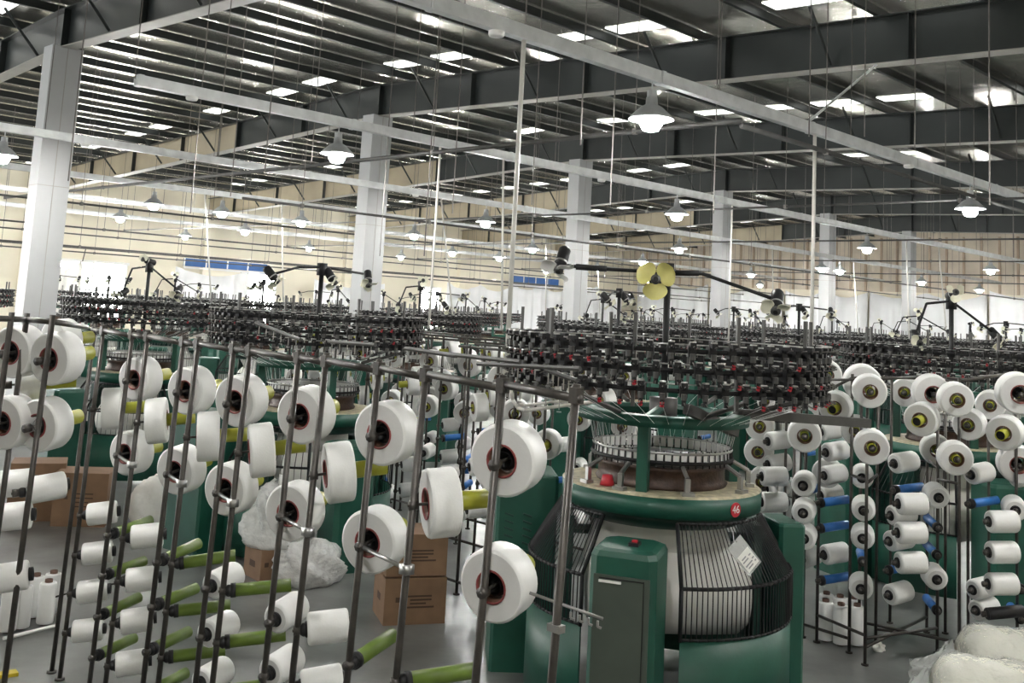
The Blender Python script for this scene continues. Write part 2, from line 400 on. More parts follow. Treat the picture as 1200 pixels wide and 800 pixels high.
# (pixel column or world A, tray B)
LAMPS = [(763, 6.0), (1137, 6.0), (395, 11.1), (793, 11.1), (1016, 11.1), (1161, 11.1), (180, 21.8), (3, 16.45), (569, 16.45), (796, 16.45), (963, 16.45), (1080, 16.45), (353, 21.8), (624, 21.8), (753, 21.8), (880, 21.8), (260, 21.8), (485, 21.8), (984, 16.45), (141, 27.0), (287, 27.0), (438, 27.0), (530, 27.0), (585, 27.0), (700, 27.0), (362, 32.4), (470, 32.4), (640, 32.4)]
LAMPS = [(on_tray(p, b, 4.22), b) for p, b in LAMPS] + [(1.2, 6.0), (0.5, .8), (7.0, .8), (1.0, -4.0), (13.5, .8), (0.0, 11.1 if False else 16.45), (20.5, 6.0), (27, 6.0), (20, .8), (27, .8), (34, .8), (34, 6.0), (41, 6.0), (12, 32.4), (17, 32.4), (38, 32.4), (43, 32.4), (45, 27.0), (42, 21.8), (45, 16.45), (45, 11.1), (3.5, 27.0), (6, 32.4), (0, 32.4), (-4, 27.0)]  # rows continued past the pixel-placed lamps, added to brighten the hall
TN = {-4.0: 'tray nearest the plain back wall', .8: 'tray above the aisle behind the wrapped rolls', 6.0: 'tray above the nearest machines', 11.1: 'tray with the square cut end', 16.45: 'tray just before the columns', 21.8: 'tray just beyond the columns', 27.0: 'tray midway to the cream wall', 32.4: 'tray closest to the cream wall'}
LAMPS.sort(key=lambda q: (q[1], q[0])); ln = {}
for a, b in LAMPS:
    if a > WALL_A - 2: continue
    ln[b] = ln.get(b, -1) + 1
    o = thing('pendant_lamp', 'grey shaded pendant lamp, %s along the %s' % (ORD[ln[b]], TN[b]), 'lamp', (a, b, 4.24), 0, 'pendant lamps along the lighting trays')
    link('lamp_shade', sh, o); link('bulb', bl, o); link('cap', cp, o)
def pipe(name, label, cat, pts, r, m, group=None, n=8, hang=None):
    pts = [Vector(p) for p in pts]; o = thing(name, label, cat, pts[0], 0, group)
    mb = MB().m(m, True).path([p - pts[0] for p in pts], r, n); link('run', mb.mesh('run'), o)
    if hang:
        d = pts[-1] - pts[0]; k = max(1, int(d.length / hang))
        for i in range(k + 1):
            p = pts[0] + d * (min(1, (i + .4) / k))
            top = flange_h(p.y) + RD
            q = p - pts[0]
            link('hanger_rod', MB().m('rod').tube(q, (q.x, q.y, q.z + top - p.z), .006, 5).mesh('hanger_rod'), o)
            link('clamp', MB().m('rod').box(q, (.05, .05, .07)).mesh('clamp'), o)
    return o
pa = on_tray(850, 6.0, 4.4)
pipe('service_pipe', 'long dark pipe crossing the trays towards the cream wall, clamped beside the near tray', 'pipe', [(pa, 5.8, 4.42), (pa, 27, 4.42)], .03, 'pipe_dark', 'overhead pipes', hang=3.4)
pipe('service_pipe', 'dark pipe running just under the near lighting tray', 'pipe', [(pa, 5.8, 4.36), (WALL_A - 3, 5.8, 4.36)], .03, 'pipe_dark', 'overhead pipes', hang=4.1)
for k, (b, h) in enumerate(((13.6, 3.75), (19.2, 3.85), (24.3, 3.7), (25.6, 3.3), (29.5, 3.8), (31.0, 3.35), (34.5, 3.6))):
    pipe('service_pipe', 'thin grey conduit along the lighting trays, %s from the cream wall' % ORD[6 - k], 'pipe', [(-4 if b > 16 else 8, b, h), (WALL_A - 1.5, b, h)], .02, 'grey_post', 'thin conduits', hang=2.6)
for k, a in enumerate((16.5, 23.4, 30.4, 37.3, 43.0)):
    pipe('service_pipe', 'thin grey conduit crossing under the trays, %s from the tan end wall' % ORD[4 - k], 'pipe', [(a, 2, 4.42), (a, 36, 4.42)], .02, 'grey_post', 'thin conduits', hang=2.9)
# white drop pipes from trays
def drop(px, b, zb, label, r=.022, m='pipe_white', dx=0.0):
    a = on_tray(px, b, TRAY_H)
    pipe('drop_pipe', label, 'pipe', [(a, b, TRAY_H), (a + dx, b - dx * .6, zb)], r, m, 'drop pipes from the lighting trays')
drop(614, 6.0, 1.7, 'long white cable pipe dropping to the floor area left of the numbered machine', .02)
drop(955, 6.0, 1.9, 'white cable pipe dropping behind the right side of the numbered machine', .022)
dn = {}
for px, b, zb, dx in ((516, 11.1, 2.0, .0), (590, 11.1, 2.0, .1), (858, 11.1, 1.9, .0), (1062, 11.1, 1.9, .1), (517, 16.45, 2.1, .35), (330, 21.8, 2.2, .2), (640, 21.8, 2.1, .1), (905, 16.45, 2.0, .1), (1000, 16.45, 2.0, .2), (240, 21.8, 2.2, .3), (1100, 11.1, 1.9, .25), (700, 27, 2.1, .2)):
    dn[b] = dn.get(b, -1) + 1
    drop(px, b, zb, 'white cable pipe, %s dropping from the %s' % (ORD[dn[b]], TN[b]), .018, dx=dx)
# loose wires hanging from the purlins
for wi, (x, y0, y1, d) in enumerate(((80, 0, 212, 11.5), (158, 0, 92, 11.6), (223, 0, 250, 13.), (310, 0, 205, 12.), (365, 10, 190, 14.), (497, 10, 300, 12.), (530, 20, 250, 14.), (623, 60, 240, 13.), (715, 0, 240, 11.), (836, 0, 250, 12.), (948, 0, 160, 12.), (1013, 60, 160, 12.5), (1160, 0, 240, 9.5), (1072, 60, 175, 12.), (680, 0, 170, 10.), (445, 20, 300, 15.), (270, 40, 230, 15.), (190, 40, 260, 17.))):
    p = W(x, y1, d); top = flange_h(p.y) + RD
    if p.z > top - .2 or wi == 17: continue
    o = link('hanging_wire', MB().m('rod').tube((0, 0, 0), (0, 0, top - p.z), .008, 5).mesh('hanging_wire'), None, p)
    tag(o, 'thin dark rod hanging straight down from the roof purlins', 'rod', 'thin rods hanging from the roof')

# ------------------------------------------------------------------ bobbins
def m_yarn(R, rin, L, n=28, bev=.012, taper=0.0):
    b = MB()
    b.m('yarn', True).lathe([(R - bev, 0.0), (R - bev * .3, bev * .3), (R, bev), (R - taper, L - bev), (R - taper - bev * .3, L - bev * .3), (R - taper - bev, L)], n, close=False)
    b.m('yarn_end_shaded').lathe([(rin, 0.0), (R - bev, 0.0)], n, close=False).lathe([(R - taper - bev, L), (rin, L)], n, close=False)
    return b.mesh('yarn')
Y_BIG = m_yarn(.140, .064, .125, 36)
Y_MID = m_yarn(.117, .052, .11, 28)
Y_SML = m_yarn(.073, .036, .19, 24, .014)
Y_SM2 = m_yarn(.082, .036, .15, 24, .02)
Y_STD = m_yarn(.056, .026, .27, 20, .012)
def m_core(r, L, rim='core_red'):
    b = MB(); b.m(rim, True).lathe([(r + .001, -.004), (r + .001, .012), (r - .006, .012), (r - .006, -.004)], 24)
    b.m('core_brown', True).lathe([(r, .004), (r, L), (r - .008, L), (r - .008, .004)], 24); return b.mesh('core')
CORE_BIG = m_core(.064, .125); CORE_MID = m_core(.052, .11, 'core_brown')
def m_tube(r, z0, z1, m):
    b = MB().m(m, True).lathe([(r, z0), (r, z1), (r - .004, z1), (r - .004, z0)], 18)
    b.m('black').lathe([(r - .004, z0 + .02), (.0006, z0 + .02)], 18, close=False).lathe([(.0006, z1 - .02), (r - .004, z1 - .02)], 18, close=False)
    return b.mesh('tube')
T_LIME = m_tube(.039, .075, .29, 'tube_lime')
T_LIMEN = m_tube(.034, -.085, .15, 'tube_lime')       # sticks out of the near end
T_LIMEM = m_tube(.030, -.012, .14, 'tube_lime')
T_REDN = m_tube(.034, -.085, .15, 'tube_red')
T_GRN = m_tube(.033, 0, .30, 'tube_green')
T_BLU = m_tube(.031, 0, .24, 'tube_blue')
T_BLK = m_tube(.034, -.01, .21, 'black')
T_BKL = m_tube(.040, 0, .25, 'black')
T_STD = m_tube(.026, -.01, .29, 'core_brown')
CAPM = MB().m('black', True).lathe([(.036, -.006), (.036, .02), (.014, .02), (.014, -.006)], 18).mesh('end_ring')
KINDS = {
 'big':   ('yarn_package', [('yarn', Y_BIG), ('core', CORE_BIG), ('tube', T_LIME)], 'package'),
 'mid':   ('yarn_package', [('yarn', Y_MID), ('core', CORE_MID), ('tube', T_LIMEM)], 'package'),
 'midn':  ('yarn_package', [('yarn', Y_MID), ('core', CORE_MID), ('tube', T_LIMEN)], 'package'),
 'midr':  ('yarn_package', [('yarn', Y_MID), ('core', CORE_MID), ('tube', T_REDN)], 'package'),
 'small': ('yarn_bobbin', [('yarn', Y_SML), ('tube', T_BLK), ('end_ring', CAPM)], 'bobbin'),
 'short': ('yarn_bobbin', [('yarn', Y_SM2), ('tube', T_BLK), ('end_ring', CAPM)], 'bobbin'),
 'green': ('bare_tube', [('tube', T_GRN), ('end_ring', CAPM)], 'tube'),
 'blue':  ('bare_tube', [('tube', T_BLU), ('end_ring', CAPM)], 'tube'),
 'black': ('bare_tube', [('tube', T_BKL), ('end_ring', CAPM)], 'tube'),
 'stand': ('yarn_bobbin', [('yarn', Y_STD), ('tube', T_STD)], 'bobbin'),
}
def bobbin(kind, pos, d, label, group):
    nm, parts, cat = KINDS[kind]
    o = link(nm, None, None, pos, zrot(d) @ Quaternion((0, 0, 1), random.random() * 6)); o.empty_display_size = .05
    tag(o, label, cat, group)
    for pn, me in parts: link(pn, me, o)
    return o
LBL = {
 'big': 'large white cheese of yarn with lime tube on the steel creel beside the cardboard boxes',
 'small': 'small white yarn bobbin low on the steel creel beside the cardboard boxes',
 'green': 'bare olive green tube on a low peg of the steel creel beside the cardboard boxes',
}
# ------------------------------------------------------------------ near creel
SN = .89                     # packages on the near creel are a little smaller than the standard cheese
def sh_(h): return CAM_H - (CAM_H - h) * SN
HT = sh_(2.055)
def creel_z(x): return 3.87 * SN / (1 + 1.12 * (x - 600) / 1200.0)
def pole_pts(x, tilt=.11, top=HT, z=None):
    y = 383 + .125 * (x - 156); p = W(x, y, z or creel_z(x)); t = Vector((p.x, p.y, top))
    return t, Vector((p.x, p.y + tilt, 0))
creel = thing('yarn_creel', 'near steel yarn creel of paired leaning posts holding large cheeses and olive tubes', 'creel', (0, 0, 0))
def post(parent, t, b, r=.0138, m='creel_steel', name='post'):
    return link(name, MB().m(m, True).tube(b, t, r, 8).tube(b, b + Vector((0, 0, .012)), r * 2.2, 8).mesh(name), parent)
PEG = MB().m('creel_steel', True).tube((0, 0, -.02), (0, 0, .22), .006, 6).tube((0, 0, -.016), (0, 0, .016), .02, 8).mesh('peg')
HUB = MB().m('black', True).lathe([(.030, .03), (.040, .05), (.040, .075), (.0006, .08), (.0006, .03)], 16, close=False).mesh('peg_hub')
HUB_S = MB().m('black', True).lathe([(.020, .0), (.027, .01), (.027, .03), (.0006, .035), (.0006, .0)], 12, close=False).mesh('peg_hub')
def peg(parent, pos, d, hub=True, big=False):
    o = link('peg', PEG, parent, pos, zrot(d))
    if hub: link('peg_hub', HUB if big else HUB_S, o, (0, 0, .03 if big else .012))
LX = [(112, []), (156, ['big', 'big', 'green', 'green', 'green', 'green']), (216, ['big', 'big', 'green', 'green', 'green', 'green']), (275, ['big', 'big', 'small', 'small', 'small', 'small']), (351, ['big', 'big', 'small', 'small', 'small']), (445, ['big', 'big', 'green', 'small', 'small']), (590, ['big', 'big', 'small', 'small', 'small'])]
RX = [(122, ['big', 'small', 'small', 'small', 'small']), (174, ['big', 'small', 'small', 'small', 'small']), (233, ['big', 'green', 'green', 'green', 'green']), (294, ['big', 'green', 'green', 'green']), (383, ['big', 'small', 'small', 'small']), (500, ['big', 'green', 'green', 'green']), (676, [])]
LH = [sh_(h) for h in (1.72, 1.25, .75, .50, .25, .0)]; RH = [sh_(h) for h in (1.485, .78, .52, .27, .02)]
tops = []
def fill(x, kinds, hs, theta, side, idx):
    n_ = -1
    t, b = pole_pts(x); tops.append((x, t)); post(creel, t, b)
    for k, h in zip(kinds, hs):
        p = b.lerp(t, h / HT); d = head(theta + random.uniform(-3, 3), 6 + random.uniform(-2, 2))
        peg(creel, p, d, True, k == 'big')
        off = .055 if k == 'big' else .045
        n_ += 1
        what = {'big': 'large white yarn cheese', 'small': 'small white yarn bobbin', 'green': 'bare olive green tube'}[k]
        bo = bobbin(k, p + d * off * SN, d, '%s, %s down the %s %s post from the hook bar post' % (what, ORD[n_], ORD[idx], 'front' if side == 'L' else 'rear'), {'big': 'large cheeses on the near creel', 'small': 'small bobbins on the near creel', 'green': 'bare olive tubes on the near creel'}[k])
        bo.scale = (SN, SN, SN)
for i_, (x, ks) in enumerate(LX): fill(x, ks, LH, 26, 'L', len(LX) - 1 - i_)
for i_, (x, ks) in enumerate(RX): fill(x, ks, RH, 74, 'R', len(RX) - 2 - i_ if i_ < len(RX) - 1 else 0)
tops.sort(key=lambda q: q[0])
for (x0, p), (x1, q) in zip(tops[:-1], tops[1:]):
    e = (q - p).normalized()
    link('top_rail', MB().m('creel_steel', True).tube(p - e * .04 - Vector((0, 0, .03)), q + e * .02 - Vector((0, 0, .045)), .014, 8).mesh('top_rail'), creel)
    link('rail_clamp', MB().m('creel_steel').box(q - Vector((0, 0, .035)), (.034, .034, .05)).mesh('rail_clamp'), creel)
# short braces between the two posts of a pair, at the second tier
lp = {x: pole_pts(x) for x, _ in LX}; rp = {x: pole_pts(x) for x, _ in RX}
for lx, rx in ((156, 174), (216, 233), (275, 294), (351, 383), (445, 500)):
    for h in (sh_(1.25), .05):
        p = lp[lx][1].lerp(lp[lx][0], h / HT); q = rp[rx][1].lerp(rp[rx][0], (h - .02) / HT)
        link('brace', MB().m('chrome', True).tube(p, q, .008, 6).box(q, (.04, .04, .035)).mesh('brace'), creel)
# hook bar on the last post, conduit elbow beside the top rail
p = rp[676][1].lerp(rp[676][0], 1.41 / HT)
link('hook_bar', MB().m('chrome', True).tube(p - RGT * .09 + Vector((0, 0, .03)), p + RGT * .14 - Vector((0, 0, .035)), .005, 6).mesh('hook_bar'), creel)
for k in range(4):
    q = p + RGT * (.04 + .028 * k) - Vector((0, 0, .02 + .007 * k))
    link('hook', MB().m('chrome').tube(q, q - Vector((0, 0, .018)), .004, 5).tube(q - Vector((0, 0, .018)), q - Vector((0, 0, .022)) + RGT * .012, .004, 5).mesh('hook'), creel)
for hh in (1.34, 1.15, .9):
    link('post_clamp', MB().m('chrome').box(rp[676][1].lerp(rp[676][0], hh / HT), (.03, .05, .022)).mesh('post_clamp'), creel)
# thread eyelet rails stretched above the posts, further back
for pts in (((640, 433), (676, 446)), ((508, 413), (610, 424)), ((560, 426), (680, 432)), ((475, 408), (535, 417)), ((385, 400), (440, 404)), ((300, 378), (352, 398)), ((588, 448), (680, 470))):
    a = Wh(pts[0][0], pts[0][1], 2.03) ; bq = Wh(pts[1][0], pts[1][1], 2.03)
    a = W(pts[0][0], pts[0][1], min(8., creel_z(pts[0][0]) + .6)); bq = W(pts[1][0], pts[1][1], min(8., creel_z(pts[1][0]) + .6))
    link('guide_rail', MB().m('pipe_dark').tube(a, bq, .010, 6).mesh('guide_rail'), creel)
    mb = MB().m('chrome')
    for k in range(6):
        q = a.lerp(bq, (k + .5) / 6); mb.tube(q, q - Vector((0, 0, .05)), .003, 4).torus(.008, -.0, .002, 8, 4, Matrix.Translation(q - Vector((0, 0, .058))))
    link('eyelets', mb.mesh('eyelets'), creel)['kind'] = 'stuff'
# empty pegs low down
for x, y, x2, y2 in ((62, 700, 103, 688), (106, 688, 172, 678), (132, 798, 175, 775), (95, 800, 132, 778), (45, 740, 112, 722)):
    a = Wh(x, y, .22) ; a = W(x, y, creel_z(x) + .1); bq = W(x2, y2, creel_z(x) + .25)
    link('bare_peg', MB().m('creel_steel', True).tube(a, bq, .006, 6).mesh('bare_peg'), creel)

# left neighbour creel (its posts stand before the first column)
cre2 = thing('yarn_creel', 'steel yarn creel standing nearest to the bare wall column', 'creel', (0, 0, 0))
LEFT = [(14, 366, 4.76), (32, 367, 4.9), (62, 369, 4.72)]
l2 = []
for x, y, z in LEFT:
    p = W(x, y, z); t = Vector((p.x, p.y, p.z)); b = Vector((p.x, p.y + .13, 0)) ; post(cre2, t, b); l2.append((t, b))
for (t0, _), (t1, _) in zip(l2[:-1], l2[1:]):
    link('top_rail', MB().m('creel_steel', True).tube(t0 - Vector((0, 0, .03)), t1 - Vector((0, 0, .03)), .014, 8).mesh('top_rail'), cre2)
t0 = l2[-1][0]; link('top_rail', MB().m('creel_steel', True).tube(t0 - Vector((0, 0, .03)), t0.lerp(tops[0][1], .75) - Vector((0, 0, .03)), .014, 8).mesh('top_rail'), cre2)
t0 = l2[0][0]; link('top_rail', MB().m('creel_steel', True).tube(t0 - Vector((0, 0, .03)), t0 - head(60) * .5 - Vector((0, 0, .03)), .014, 8).mesh('top_rail'), cre2)
def at_px(parent, kind, x, y, z, theta, pitch, label, group, back=.055):
    p = W(x, y, z); d = head(theta, pitch)
    if parent is not None: peg(parent, p - d * back, d, True, kind == 'big')
    return bobbin(kind, p, d, label, group)
LBL2 = {'big': 'large white cheese of yarn on the creel nearest to the bare wall column', 'small': 'small white yarn bobbin on the creel nearest to the bare wall column'}
LC = {}
for k, x, y, z, th, pi in (('big', 57, 421, 5.4, 22, 6), ('big', 12, 413, 5.5, 20, 6), ('big', 43, 499, 5.4, 22, 6), ('big', 2, 496, 5.4, 20, 6), ('big', 24, 450, 5.8, 70, 6), ('small', 33, 575, 5.6, 55, 8), ('small', -8, 607, 5.5, 74, 6), ('small', -6, 568, 5.6, 74, 6), ('small', -14, 680, 5.2, 72, 8), ('big', 62, 400, 6.6, 30, 6)):
    LC[k] = LC.get(k, -1) + 1
    bo = at_px(cre2, k, x, y, z * SN, th, pi, '%s, %s of its kind counted down the creel nearest the bare column' % ('large white yarn cheese' if k == 'big' else 'small white yarn bobbin', ORD[LC[k]]), 'yarn on the left creel'); bo.scale = (SN, SN, SN)

# ------------------------------------------------------------------ circular knitting machine
CIRC = 2 * PI
class Proto:
    def __init__(s): s.items = []
    def part(s, name, me, parent=None, loc=(0, 0, 0), rot=None, kind=None, label=None, skip=0):
        s.items.append((name, me, parent, loc, rot, kind, label, skip)); return len(s.items) - 1
    def make(s, root, level=0):
        obs = []
        for name, me, parent, loc, rot, kind, label, skip in s.items:
            if skip and level >= skip: obs.append(None); continue
            par = root if parent is None else obs[parent]
            if par is None: obs.append(None); continue
            o = link(name, me, par, loc, rot)
            if kind: o['kind'] = kind
            if label: o['label'] = label
            obs.append(o)
        return obs
RING_H = (2.13, 2.02, 1.91); RR = .965; NF = 54
def ang(deg): a = math.radians(deg); return Vector((math.sin(a), -math.cos(a), 0))   # 0 = towards local -Y, + = right
def feeder_mb(b, M):
    def T(p): return M @ Vector(p)
    R3 = M.to_3x3()
    b.m('black').box(T((0, .0, .0)), (.042, .07, .062), R3).box(T((0, .035, .036)), (.034, .06, .024), R3)
    b.m('grey_post').tube(T((0, .045, -.045)), T((0, .045, -.012)), .017, 7).m('chrome').tube(T((0, .045, .048)), T((0, .045, .055)), .019, 7)
    b.m('black').tube(T((0, .045, -.075)), T((0, .045, -.045)), .013, 6).tube(T((0, .045, .012)), T((0, .045, .045)), .015, 6)
    b.m('rod').tube(T((0, .03, -.05)), T((.0, .09, -.07)), .0035, 4).tube(T((0, .03, .02)), T((0, .095, .03)), .0035, 4)
def ringM(i, n, h, R=RR, ph=0.0):
    a = CIRC * (i + ph) / n
    return Matrix.Translation((R * math.sin(a), -R * math.cos(a), h)) @ Matrix.Rotation(a + PI, 4, 'Z')
fb = MB(); feeder_mb(fb, Matrix()); FEEDER = fb.mesh('yarn_feeder')
fb = MB(); feeder_mb(fb, Matrix()); fb.m('red').tube((0, .04, -.085), (0, .05, -.06), .012, 6); FEEDER_R = fb.mesh('yarn_feeder')
def blade_mesh(m, r=.13, bw=.078):
    b = MB(); n = 9; vs = []
    for side in (-.002, .002):
        for i in range(n):
            t = i / (n - 1); x = .025 + (r - .025) * t; w = bw * math.sin(PI * min(.97, .12 + .85 * t)) ** .6
            for s in (-1, 0, 1): vs.append((x, s * w, side + s * .018))
    fs = []
    for k in range(2):
        for i in range(n - 1):
            for s in range(2):
                a = k * n * 3 + i * 3 + s; q = (a, a + 1, a + 4, a + 3); fs.append(q if k else q[::-1])
    for i in range(n - 1):
        for s in (0, 2):
            a = i * 3 + s; c = n * 3 + a; fs.append((a, a + 3, c + 3, c) if s == 0 else (a + 3, a, c, c + 3))
    a = (n - 1) * 3; fs.append((a, a + 1, a + 2, a + 2 + n * 3, a + 1 + n * 3, a + n * 3))
    b.m(m, True).add(vs, fs); return b.mesh('fan_blade')
BL_Y, BL_C, BL_W = blade_mesh('fan_yellow'), blade_mesh('fan_cream', .10, .046), blade_mesh('white_paint', .12, .05)
MOTOR = MB().m('black', True).lathe([(.0005, -.075), (.030, -.075), (.040, -.06), (.042, .05), (.034, .065), (.012, .07), (.012, .10), (.0005, .10)], 16, close=False).m('chrome').lathe([(.0425, .03), (.0425, .042), (.041, .042), (.041, .03)], 16).mesh('fan_motor')
FHUB = MB().m('grey_post', True).tube((0, 0, .088), (0, 0, .112), .032, 14).m('black').tube((0, 0, .11), (0, 0, .118), .016, 10).mesh('fan_hub')
def add_fan(pr, parent, loc, d, blade, level=0):
    q = zrot(d); m = pr.part('fan_motor', MOTOR, parent, loc, q)
    base = Vector(loc) + Vector(d).normalized() * .098
    pr.part('fan_hub', FHUB, parent, loc, q)
    for k in range(3):
        pr.part('fan_blade', blade, parent, base, q @ Quaternion((0, 0, 1), k * CIRC / 3 + .5))
def fan_set(pr, variant):
    """mast with swivelling lint fans; part index returned"""
    mast = pr.part('fan_mast', MB().m('black', True).tube((0, 0, 1.68), (0, 0, 2.62), .022, 10).box((0, 0, 2.60), (.07, .07, .12)).tube((0, 0, 2.08), (0, 0, 2.14), .04, 10).mesh('fan_mast'))
    if variant == 0:
        P = [(-.66, .0, 2.61), (-.45, 0, 2.60), (0, 0, 2.60), (.22, 0, 2.605), (.66, -.05, 2.47)]
        pr.part('fan_arm', MB().m('black', True).path(P, .012, 7).path([(-.60, 0, 2.605), (-.40, 0, 2.602)], .02, 7).path([(.05, 0, 2.60), (.2, 0, 2.607)], .019, 7).mesh('fan_arm'), mast)
        add_fan(pr, mast, (-.69, 0, 2.66), (-.25, -.5, -.9), BL_W)
        add_fan(pr, mast, (-.09, -.06, 2.54), (-.1, -1, .05), BL_Y)
        add_fan(pr, mast, (.70, -.05, 2.46), (-.25, -.7, -.75), BL_C)
    elif variant == 1:
        P = [(-.58, 0, 2.52), (-.3, 0, 2.60), (0, 0, 2.62), (.55, 0, 2.59)]
        pr.part('fan_arm', MB().m('black', True).path(P, .012, 7).mesh('fan_arm'), mast)
        add_fan(pr, mast, (-.62, 0, 2.52), (.4, -.6, -.8), BL_C)
        add_fan(pr, mast, (.06, -.05, 2.55), (.2, -.6, -.8), BL_C)
        add_fan(pr, mast, (.62, 0, 2.56), (-.3, -.5, -.9), BL_C)
    else:
        P = [(-.42, 0, 2.30), (-.30, 0, 2.58), (0, 0, 2.62), (.5, 0, 2.35)]
        pr.part('fan_arm', MB().m('black', True).path(P, .012, 7).mesh('fan_arm'), mast)
        add_fan(pr, mast, (0, 0, 2.68), (-.3, -.8, .2), BL_C)
        add_fan(pr, mast, (-.42, 0, 2.26), (-.3, -.8, -.6), BL_C)
        add_fan(pr, mast, (.54, 0, 2.32), (.3, -.6, -.7), BL_C)
    return mast
def cage_arc(pr, a0, a1, near):
    """a guard gate between two leg cabinets, angles in degrees"""
    A0, A1 = math.radians(a0 - 90), math.radians(a1 - 90)
    sk = pr.part('guard_panel', MB().m('green', True).lathe([(.81, .03), (.81, .56), (.798, .56), (.798, .03)], 24, None, A0, A1).mesh('guard_panel'))
    mb = MB().m('black', True)
    def arc(R, z, r):
        n = 20; pts = [Vector((R * math.cos(A0 + (A1 - A0) * i / n), R * math.sin(A0 + (A1 - A0) * i / n), z)) for i in range(n + 1)]
        mb.path(pts, r, 6)
    arc(.81, .83, .011); arc(.62, 1.14, .010); arc(.81, .56, .008)
    for a in (A0, A1):
        c, s = math.cos(a), math.sin(a)
        mb.path([(.81 * c, .81 * s, .55), (.81 * c, .81 * s, .83), (.62 * c, .62 * s, 1.14)], .012, 6)
    pr.part('guard_rim', mb.mesh('guard_rim'), sk)
    mb = MB().m('black'); n = max(6, int((a1 - a0) / (2.1 if near else 4.2)))
    for i in range(1, n):
        a = A0 + (A1 - A0) * i / n; c, s = math.cos(a), math.sin(a)
        mb.tube((.81 * c, .81 * s, .56), (.81 * c, .81 * s, .83), .0035, 4, cap=False).tube((.81 * c, .81 * s, .83), (.62 * c, .62 * s, 1.14), .0035, 4, cap=False)
    pr.part('guard_bars', mb.mesh('guard_bars'), sk, kind='stuff')
